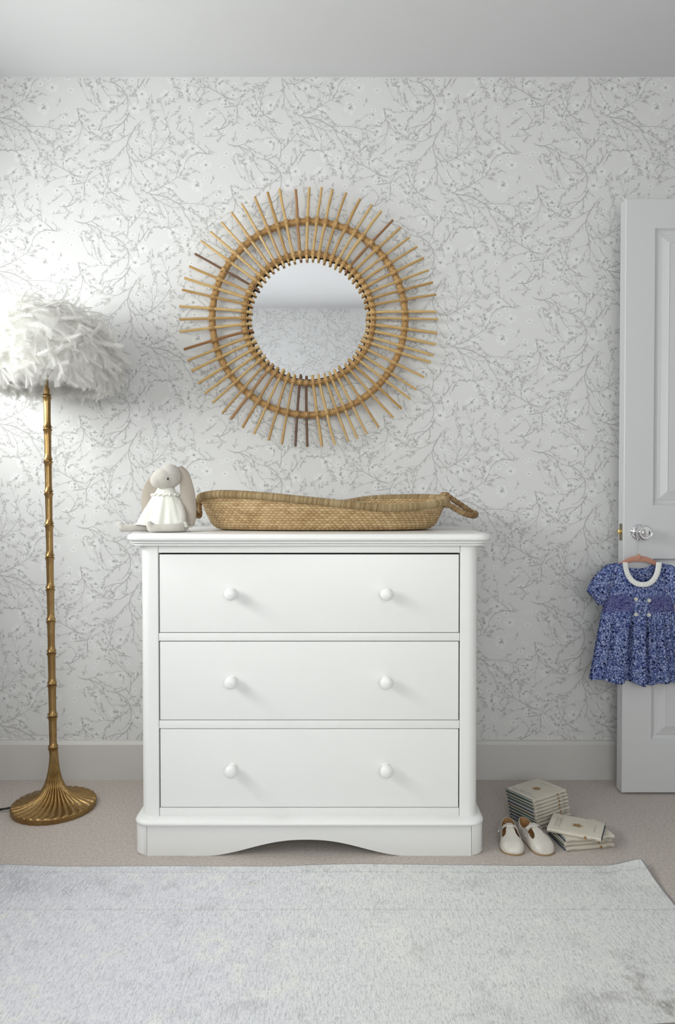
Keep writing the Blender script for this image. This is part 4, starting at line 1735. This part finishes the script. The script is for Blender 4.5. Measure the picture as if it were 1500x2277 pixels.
def front_panel(back=False):
    n, m = 181, 110
    V, F, mats = [], [], []
    xn = 31 * SD                                         # neck half width
    for i in range(n):
        u = -1 + 2 * i / (n - 1)
        xs = u * 80 * SD                                 # at the shoulder line
        ax = abs(xs)
        if ax < xn:
            dep = (15 if back else 45) * SD * math.sqrt(max(0, 1 - (ax / xn) ** 2.4))
            top = 4 * SD - dep
        else:
            top = 4 * SD - (ax - xn) * 0.14 - max(0, ax - 66 * SD) ** 1.4 * 2.5
        hem = -(265 + 5 * math.sin(u * 3.1 + 0.9) + 3 * math.sin(u * 9)) * SD
        for j in range(m):
            t = j / (m - 1)
            z = top + (hem - top) * t
            zp = -z / SD                                 # pixels below 1255
            if zp < 90:
                W = 82 - 3 * zp / 90
            else:
                W = 79 + (zp - 90) * 0.172
            if 70 < zp < 108:
                W -= 1.5
            x = u * W * SD
            sk = min(1, max(0, (zp - 104) / 40))
            sk2 = min(1, max(0, (zp - 104) / 165))
            # pleats below the smocking
            f_ = 0.0
            xu = u * 79
            if not back:
                pleat = 0
                for (c_, wd, dp) in ((-52, 3.0, 0.006), (-17, 3.5, 0.019), (-6, 6, 0.007), (14, 2.6, 0.015), (24, 4, 0.008), (34, 3, 0.010), (52, 3, 0.007), (66, 4, 0.006)):
                    pleat += dp * math.exp(-((xu - c_) / (wd + 2.5 * sk2)) ** 2)
                f_ = 2.3 * pleat * sk * (0.6 + 0.6 * sk2) - 0.006 * sk2 * math.cos(xu * 0.16)
            else:
                f_ = 0.006 * sk2 * math.sin(xu * 0.3)
            belly = (0.018 + 0.010 * sk2) * (1 - u * u) ** 0.5 + 0.004 * (1 - abs(u))
            y = (-belly + f_) if not back else (0.007 + f_ * 0.4 + 0.004 * (1 - u * u))
            if not back and 70 < zp < 106 and abs(xu) > 17:
                # honeycomb smocking
                e_ = min(1, (zp - 70) / 4, (106 - zp) / 4)
                y += e_ * 0.0016 * math.sin(xu * 1.15) * math.cos(zp * 0.55 + (0.5 * PI if int(xu * 1.15 / PI) % 2 else 0))
            if not back and abs(abs(xu) - 17) < 1.2 and zp > 40:
                y += 0.0015
            V.append((x, y, z))
    for i in range(n - 1):
        for j in range(m - 1):
            a = i * m + j
            F.append((a, a + m, a + m + 1, a + 1))
            zc = -(V[a][2] + V[a + m + 1][2]) / 2 / SD
            xc = (-1 + 2 * (i + .5) / (n - 1)) * 79
            mats.append(1 if (not back and 70 < zc < 106 and abs(xc) > 17) else 0)
    o = mk('back_panel' if back else 'front_panel', V, F, [M['print'], M['smock']], dre, True)
    o.data.polygons.foreach_set('material_index', mats[:len(o.data.polygons)])
    solidify(o, 0.0012)
    return o


front_panel(True)
front_panel(False)


def sleeve(s_):
    # rings from the armhole outwards; each ring an ellipse in the plane across the sleeve
    st = []                                              # (top px, bottom px) left sleeve, relative (x from centre, y below 1255)
    K_ = [((-46, 0), (-72, 84), 0.006), ((-66, 3), (-78, 90), 0.018), ((-86, 11), (-84, 92), 0.024), ((-100, 24), (-90, 90), 0.024), ((-110, 40), (-94, 90), 0.020), ((-116, 54), (-93, 91), 0.014), ((-117.5, 60), (-88, 91), 0.009)]
    n = 40
    V, F = [], []
    for (a, b_, dp) in K_:
        ax, az = -a[0] * s_ * -1 * SD, -a[1] * SD
        bx, bz = -b_[0] * s_ * -1 * SD, -b_[1] * SD
        cx, cz = (ax + bx) / 2, (az + bz) / 2
        hx_, hz2 = (ax - bx) / 2, (az - bz) / 2
        for k in range(n):
            t = 2 * PI * k / n
            puff = 1 + 0.05 * math.sin(9 * t)
            V.append((cx + hx_ * math.cos(t), -0.006 - dp * math.sin(t) * puff if math.sin(t) > 0 else -0.006 - min(dp, 0.011) * math.sin(t), cz + hz2 * math.cos(t)))
    for i in range(len(K_) - 1):
        for k in range(n):
            kk = (k + 1) % n
            F.append((i * n + k, i * n + kk, (i + 1) * n + kk, (i + 1) * n + k))
    o = mk('sleeve', V, F, M['print'], dre, True)
    sb = o.modifiers.new('smooth', 'SUBSURF')
    sb.levels = sb.render_levels = 2
    solidify(o, 0.0012)


sleeve(1)
sleeve(-1)


def collar_frill():
    n, m = 240, 5
    V, F = [], []
    for i in range(n):
        a = PI + PI * i / (n - 1)                        # U from left shoulder to right shoulder
        ca, sa = math.cos(a), math.sin(a)
        ca2 = math.copysign(abs(ca) ** 0.85, ca)
        for j in range(m):
            t = j / (m - 1)
            rx = (31 + 12.0 * t) * SD
            rz = (43 + 11 * t) * SD
            dp = 0.016 + 0.008 * (1 - abs(ca))
            V.append((rx * ca2, -dp - 0.0075 - 0.0016 * t * math.sin(i * 0.66) - 0.002 * t, 5 * SD + rz * sa + 0.0008 * t * math.cos(i * 0.66)))
    for i in range(n - 1):
        for j in range(m - 1):
            a = i * m + j
            F.append((a, a + 1, a + m + 1, a + m))
    o = mk('collar_frill', V, F, M['ruffle'], dre, True)
    solidify(o, 0.0012)


collar_frill()
for (bx, bzp) in ((-14, 76), (15, 79), (-14, 110), (15, 111)):
    b = empty('button', (bx * SD, -0.0275, -bzp * SD))
    b.parent = dre
    lathe('button_disc', [(0.0, -0.002), (0.0062, -0.002), (0.0066, 0.0), (0.0060, 0.0016), (0.0046, 0.0012), (0.0, 0.0010)], M['button'], b, 20, axis='Y')
    box('thread', -0.0012, 0.0012, -0.0018, -0.0008, -0.0004, 0.0004, M['ruffle'], b)

# ================================================================== BOOKS
BL, BW = 0.1465, 0.111                                   # along the spine, across


def make_book(name, th, board, label, loc, rz, title, author, seed, vign=True, flip=False):
    """spine on the local -y side, length along x"""
    b = empty(name, loc, label, 'book', rz=rz)
    r = random.Random(seed)
    ct = 0.0016
    # jacket: two boards and a rounded spine, swept along x
    prof = [(BW, 0.0), (0.004, 0.0), (0.0015, th * 0.12), (0.0, th * 0.35), (0.0, th * 0.65), (0.0015, th * 0.88), (0.004, th), (BW, th), (BW, th - ct), (0.007, th - ct), (0.0045, th - ct - 0.001),
            (0.0045, ct + 0.001), (0.007, ct), (BW, ct)]
    rings = [[(x, y, z) for y, z in prof] for x in (0.0, BL)]
    V = [p for rg in rings for p in rg]
    n = len(prof)
    F = []
    for j in range(n):
        k = (j + 1) % n
        F.append((j, k, n + k, n + j))
    # end caps as strips (the section is a C)
    for o_ in (0, n):
        strip = [(0, 1, 12, 13), (1, 2, 11, 12), (2, 3, 11), (3, 4, 10, 11), (4, 5, 10), (5, 6, 9, 10), (6, 7, 8, 9)]
        for q_ in strip:
            F.append(tuple(o_ + i for i in q_))
    c = mk('cover', V, F, [M['jacket']], b, True, 35)
    # coloured boards just inside the jacket, showing as dark edges
    for z_ in (ct * 0.25, th - ct * 1.15):
        box('board', 0.0006 - 0.0014, BL - 0.0006 + 0.0014, 0.006, BW + 0.0012, z_, z_ + ct * 0.9, M['board%d' % board], b)
    box('page_block', 0.0035, BL - 0.0035, 0.0046, BW - 0.004, ct + 0.0003, th - ct - 0.0003, M['page'], b)
    # cover print (text runs across the short side, reading with the spine on its left)
    zt = th + 0.0001
    rot = (0, 0, -PI / 2)
    if title:
        tx = BL - 0.024 if not flip else 0.024
        ax = 0.022 if not flip else BL - 0.022
        rot = (0, 0, -PI / 2 if not flip else PI / 2)
        rot = (0, 0, rot[2])
        text('title', title, 0.0105, M['inkgrey'], b, (tx, BW / 2, zt), rot, 0.95)
        text('author', author, 0.0062, M['inkgrey'], b, (ax, BW / 2, zt), rot)
        if vign:
            # small printed picture in the middle of the cover
            cx, cy = BL * 0.52, BW * 0.5
            n = 28
            for nm, rr, mt, dz_ in (('picture', 0.0165, M['vign2'], 0.0), ('picture', 0.0115, M['vign'], 0.0001)):
                ring = []
                for i in range(n):
                    a = 2 * PI * i / n
                    q_ = rr * (1 + (0.05 if seed < 60 else 0.20) * math.sin(5 * a + seed) + 0.06 * math.sin(9 * a))
                    ring.append((cx + q_ * math.cos(a), cy + q_ * 0.85 * math.sin(a), zt + dz_))
                mk(nm, ring, [tuple(range(n))], mt, b, False)
    # spine print
    text('spine_title', 'THE TALE OF', th * 0.34, M['inkgrey'], b, (BL * 0.05, -0.0003, th * 0.5), (PI / 2, 0, 0), align='LEFT')
    text('spine_mark', 'WARNE', th * 0.34, M['ink'], b, (BL * 0.865, -0.0003, th * 0.5), (PI / 2, 0, 0))
    mkp = [(BL * 0.715 + th * 0.36 * math.cos(a), -0.0004, th * 0.5 + th * 0.36 * math.sin(a) * (1 + 0.15 * math.sin(3 * a + seed))) for a in [2 * PI * i / 14 for i in range(14)]]
    mk('spine_picture', mkp, [tuple(range(14))], M['vign'], b, False)
    return b


# tall stack: its front corner, spine direction
TFX, TFY = 0.584, -0.411
TA = math.radians(32.8)
ORD = ['topmost', 'second from the top', 'third from the top', 'fourth from the top', 'middle', 'fourth from the bottom', 'third from the bottom', 'second from the bottom', 'bottom']
ths = [0.0100, 0.0104, 0.0102, 0.0106, 0.0103, 0.0104, 0.0105, 0.0103, 0.0103]
z = sum(ths)
rnd = random.Random(21)
for i, th in enumerate(ths):
    z -= th
    k = i / 8
    jx, jy = rnd.uniform(-0.0018, 0.0018) + 0.013 * k, rnd.uniform(-0.0018, 0.0018) + 0.004 * k
    first = (i == 0)
    nm = 'book'
    lab = {0: 'topmost cream book of the tall stack behind the shoes, brown picture on its cover',
           4: 'middle small cream book in the tall stack of nine behind the shoes',
           8: 'bottom cream book of the tall stack, lying on the carpet behind the shoes'}.get(i, 'small cream book %s in the tall stack behind the shoes' % ORD[i])
    b = make_book(nm, th - 0.0001, [0, 1, 0, 3, 2, 0, 1, 3, 0][i], lab, (TFX + jx, TFY + jy, z), TA + rnd.uniform(-0.02, 0.02), 'THE TALE OF TWO\nBAD MICE' if first else None, 'BEATRIX POTTER', 30 + i, flip=True)
    b['group'] = 'tall stack of small books'
    if first:
        # title along the near left edge of the cover
        pass
# low pile: three squared, one askew on top
z = 0.0
for i, (th, lab, dx, dy, da) in enumerate(((0.0116, 'bottom book of the low pile right of the shoes, resting on the carpet', 0, 0, 0.0), (0.0118, 'second book from the bottom of the low pile right of the shoes', -0.0035, 0.004, 0.02),
                                     (0.0116, 'third book of the low pile, directly under the tilted one', 0.0005, 0.004, -0.02))):
    b = make_book('book', th - 0.0001, [3, 1, 3][i], lab, (0.6415 + dx, -0.535 + dy, z), math.radians(10.3) + da, 'THE TALE OF' if i == 2 else None, 'BEATRIX POTTER', 50 + i, vign=False, flip=True)
    b['group'] = 'low pile of small books'
    z += th
b = make_book('book', 0.0115, 3, 'pale book lying askew on top of the low pile, orange-brown picture on its cover', (0.5995, -0.488, z), math.radians(-26.2), 'THE TALE OF\nTHE SQUIRREL', 'BEATRIX POTTER', 70, flip=True)
b['group'] = 'low pile of small books'

# ================================================================== SHOES
def make_shoe(label, toe, heel, mirror, buckle_side):
    d = Vector((toe[0] - heel[0], toe[1] - heel[1], 0))
    Ls = d.length
    ang = math.atan2(d.y, d.x)
    sh_ = empty('toddler_shoe', (heel[0], heel[1], 0), label, 'shoe', 'pair of cream T-bar shoes', rz=ang)
    # local: x heel -> toe, y left, z up. s in 0..1

    def half(s):
        return float(np.interp(s, [0, .02, .06, .14, .3, .45, .6, .74, .85, .93, .975, 1.0], [0.0, .011, .0175, .0225, .0250, .0262, .0300, .0330, .0310, .0240, .0145, 0.0]))

    def shift(s):
        return mirror * float(np.interp(s, [0, .35, .7, 1], [0, -0.001, 0.001, 0.004]))

    def hgt(s):
        return float(np.interp(s, [0, .05, .15, .3, .45, .55, .7, .85, .94, 1.0], [.062, .062, .062, .060, .049, .0455, .0370, .0300, .022, .006]))
    # smoothed tables
    xs = np.linspace(0, 1, 121)
    hw = np.array([half(s) for s in xs])
    hh = np.array([hgt(s) for s in xs])
    ker = np.hanning(9)
    ker /= ker.sum()
    hw2 = np.convolve(np.pad(hw, 4, 'edge'), ker, 'valid')
    hh2 = np.convolve(np.pad(hh, 4, 'edge'), ker, 'valid')
    hw2[0] = hw2[-1] = 0.0008
    q = np.minimum(xs, 1 - xs)
    hw2 = np.where(q < 0.05, np.minimum(hw2, 0.0008 + 0.024 * np.sqrt(np.maximum(q, 0) / 0.05)), hw2)
    sole_t = 0.0055
    n_s, nA, nG, nB = 120, 20, 2, 10
    n_t = 2 * (nA + nG + nB)
    V, idx = [], {}
    for i in range(n_s + 1):
        s = i / n_s
        W = float(np.interp(s, xs, hw2)) - 0.0012 + 0.0018 * min(1, max(0, (s - 0.5) / 0.2))
        W = max(W, 0.0004)
        H = float(np.interp(s, xs, hh2))
        endk = max(0, (s - 0.86) / 0.14)
        H = max(H * math.sqrt(max(0.02, 1 - endk ** 2.2)), sole_t + 0.0025) if s > 0.86 else H
        ex2 = 0.82 if s > 0.5 else 0.95
        gap = True
        if s < 0.40:
            zl = 0.0475 - 0.012 * min(1, s / 0.22) + 0.010 * max(0, (s - 0.30) / 0.10)
            tha = math.asin(min(1, ((zl - sole_t) / (H - sole_t)) ** (1 / ex2)))
            thb = 0.15
        else:
            e_ = min(1.0, (s - 0.40) / 0.30)
            lo, hi = 0.22 + 0.06 * e_, 0.86
            kk_ = max(0.0, (e_ - 0.62) / 0.38)
            hf = (hi - lo) / 2 * math.sqrt(max(0, 1 - kk_ * kk_))
            tha, thb = PI / 2 - ((hi + lo) / 2 + hf), (hi + lo) / 2 - hf
        THS = [tha * q_ / nA for q_ in range(nA)] + [tha + (PI / 2 - thb - tha) * q_ / nG for q_ in range(nG)] + [PI / 2 - thb + thb * q_ / nB for q_ in range(nB)]
        THS = THS + [PI / 2] + [PI - q_ for q_ in THS[::-1]]
        for j in range(n_t + 1):
            th = THS[j]                                  # 0 = right sole edge, pi = left
            c_, s_ = math.cos(th), math.sin(th)
            ex = 0.62
            yy = W * math.copysign(abs(c_) ** ex, c_) * (1 + 0.05 * math.sin(th) * (1 if s < .6 else .4))
            zz = sole_t + (H - sole_t) * abs(s_) ** (0.82 if s > 0.5 else 0.95)
            xx = s * Ls
            V.append((xx, yy + shift(s), zz))
    F = []
    for i in range(n_s):
        s = (i + .5) / n_s
        for j in range(n_t):
            jj = min(j, n_t - 1 - j)
            cut = (s < 0.70 and nA <= jj < nA + nG) or (s < 0.40 and jj >= nA + nG)
            if cut:
                continue
            a = i * (n_t + 1) + j
            F.append((a, a + 1, a + n_t + 2, a + n_t + 1))
    up = mk('upper', V, F, [M['shoe'], M['shoe_in']], sh_, True)
    bmn = bmesh.new()
    bmn.from_mesh(up.data)
    bmesh.ops.remove_doubles(bmn, verts=bmn.verts, dist=0.00006)
    bmesh.ops.delete(bmn, geom=[v for v in bmn.verts if not v.link_faces], context='VERTS')
    bmesh.ops.recalc_face_normals(bmn, faces=bmn.faces)
    # outward normals
    fs = max(bmn.faces, key=lambda f_: f_.calc_center_median().z)
    if fs.normal.z < 0:
        for f_ in bmn.faces:
            f_.normal_flip()
    bmn.to_mesh(up.data)
    bmn.free()
    solidify(up, 0.0016, -1, 1)
    # sole and insole
    for nm, grow, z0_, z1_, mt in (('sole', 0.0012, 0.0, 0.0048, M['shoe_sole']), ('welt', 0.0004, 0.0040, 0.0066, M['shoe']), ('insole', -0.0022, 0.0060, 0.0085, M['shoe_in'])):
        L_, R_ = [], []
        for i in range(61):
            s = i / 60 if nm != 'insole' else 0.02 + 0.88 * i / 60
            W = max(float(np.interp(s, xs, hw2)) + grow, 0.0003)
            xx = s * Ls + grow * (2 * s - 1)
            L_.append((xx, W + shift(s)))
            R_.append((xx, -W + shift(s)))
        ring = L_ + R_[::-1][1:-1]
        r0 = [(x, y * 0.97, z0_) for x, y in ring]
        r1 = [(x, y, z0_ + 0.0012) for x, y in ring]
        r2 = [(x, y, z1_) for x, y in ring]
        v, f = loft([r0, r1, r2])
        mk(nm, v, f, mt, sh_, True, 40)
    # ankle strap across at s ~ 0.27
    sc_ = 0.43
    W = float(np.interp(sc_, xs, hw2))
    V, F = [], []
    ns = 30
    for i in range(ns + 1):
        th = PI * (0.11 + 0.78 * i / ns)
        c_, s_ = math.cos(th), math.sin(th)
        yy = (W + 0.0012) * math.copysign(abs(c_) ** 0.62, c_) + shift(sc_)
        zz = sole_t + (0.0505 - sole_t) * abs(s_) ** 0.95
        for dx_, o_ in ((-0.0062, 0), (0.0062, 0), (0.0062, 1), (-0.0062, 1)):
            k = 1 + (0.0018 * o_) / 0.03
            V.append((sc_ * Ls + dx_ + 0.006 * (s_ - 0.5), yy * k, zz + 0.0018 * o_ * abs(s_)))
    for i in range(ns):
        for k in range(4):
            kk = (k + 1) % 4
            F.append((i * 4 + k, i * 4 + kk, (i + 1) * 4 + kk, (i + 1) * 4 + k))
    F += [(0, 1, 2, 3), (ns * 4 + 3, ns * 4 + 2, ns * 4 + 1, ns * 4)]
    mk('ankle_strap', V, F, M['shoe'], sh_, True, 50)
    # loop of the T-bar folded round the strap
    box('bar_loop', sc_ * Ls - 0.0085, sc_ * Ls + 0.0095, -0.0088 + shift(sc_), 0.0088 + shift(sc_), 0.0475, 0.0535, M['shoe'], sh_, 0.0015)
    # buckle: a square frame on the outer side
    bk = empty('buckle', (sc_ * Ls + 0.001, buckle_side * (W + 0.0005) + shift(sc_), 0.036))
    bk.parent = sh_
    bk.rotation_euler = (math.radians(-62 * buckle_side), 0, 0)
    for (x0, x1, y0, y1) in ((-0.0085, 0.0085, -0.0072, -0.0054), (-0.0085, 0.0085, 0.0054, 0.0072), (-0.0085, -0.0067, -0.0072, 0.0072), (0.0067, 0.0085, -0.0072, 0.0072), (-0.0008, 0.0008, -0.0072, 0.0072)):
        box('buckle_bar', x0, x1, y0, y1, 0.0012, 0.0030, M['chrome'], bk, 0.0006)
    return sh_


make_shoe('left-hand cream leather T-bar shoe, toe pointing straight ahead, by the chest corner', (0.485, -0.556), (0.504, -0.418), 1, -1)
make_shoe('right-hand cream leather T-bar shoe, angled beside the low book pile', (0.589, -0.556), (0.5440, -0.416), -1, -1)

# ================================================================== RUG
def rug():
    x0, x1, y0, y1 = -1.35, RUG_X, -2.35, RUG_Y
    nx, ny = 150, 110
    rr = empty('area_rug', ((x0 + x1) / 2, (y0 + y1) / 2, 0), 'large faded pale grey patterned rug lying on the carpet before the chest', 'rug')
    ox, oy = rr.location.x, rr.location.y
    T_ = 0.007

    def h(x, y):
        ed = math.exp(-((y1 - y) / 0.05) ** 2)
        z = 0.0026 * ed * (math.sin(x * 6.3 + 0.8) + 0.6 * math.sin(x * 13 + 2))
        c_ = math.hypot(x1 - x, y1 - y)
        z += 0.016 * math.exp(-(c_ / 0.07) ** 1.6)
        return max(z, 0.0) + T_

    def wob(x):
        return 0.0035 * math.sin(x * 4.3 + 0.4) + 0.002 * math.sin(x * 11)
    V, F = [], []
    for j in range(ny + 1):
        t = 1 - (1 - j / ny) ** 1.0
        for i in range(nx + 1):
            s = i / nx
            x = x0 + (x1 - x0) * s
            y = y0 + (y1 - y0) * (t ** 0.6)
            k = max(0, (y - y0) / (y1 - y0))
            yy = y + wob(x) * k ** 6 + 0.008 * math.exp(-((x1 - x) / 0.05) ** 2) * k ** 6
            V.append((x - 0, yy, h(x, y)))
    for j in range(ny):
        for i in range(nx):
            a = j * (nx + 1) + i
            F.append((a, a + 1, a + nx + 2, a + nx + 1))
    # pile surface keeps world coordinates for its pattern: parent offset is undone on the object
    o = mk('pile', V, F, M['rug'], rr, True)
    o.location = (-ox, -oy, 0)
    # bound edge all the way round, thin roll
    edge = [V[ny * (nx + 1) + i] for i in range(nx + 1)]
    right = [V[j * (nx + 1) + nx] for j in range(ny, -1, -1)]
    bottom = [V[i] for i in range(nx, -1, -1)]
    left = [V[j * (nx + 1)] for j in range(0, ny + 1)]
    for path in (edge, right, bottom, left):
        b_ = tube('binding', [(p[0], p[1], max(p[2] - 0.0032, 0.0036)) for p in path], 0.0036, M['rug_edge'], rr, 8)
        b_.location = (-ox, -oy, 0)
    # underside
    und = mk('backing', [(x, y, z - 0.0045) for x, y, z in V], [f[::-1] for f in F], M['rug_edge'], rr, True)
    und.location = (-ox, -oy, 0)


rug()

# ================================================================== OTTOMAN (its corner only just enters the frame, lower right)
ot = empty('ottoman', (0.625, -1.915, 0.0075), 'taupe upholstered footstool corner, bottom right on the rug', 'footstool', rz=math.radians(5))
bm = bmesh.new()
box_bm(bm, -0.30, 0.30, -0.22, 0.22, 0.14, 0.395, 0.03, 4)
bm_obj('cushion', bm, M['ottoman'], ot, sharp=60)
tube('piping', [(x, y, 0.375) for x, y in rrect(-0.302, 0.302, -0.222, 0.222, 0.03, 0.03)], 0.004, M['ottoman'], ot, 8, True, Vector((0, 0, 1)))
for sx_ in (-1, 1):
    for sy_ in (-1, 1):
        lathe('leg', [(0, 0.0), (0.012, 0.0), (0.020, 0.14), (0, 0.14)], M['ottoman_leg'], ot, 16, loc=(sx_ * 0.25, sy_ * 0.17, 0.0))
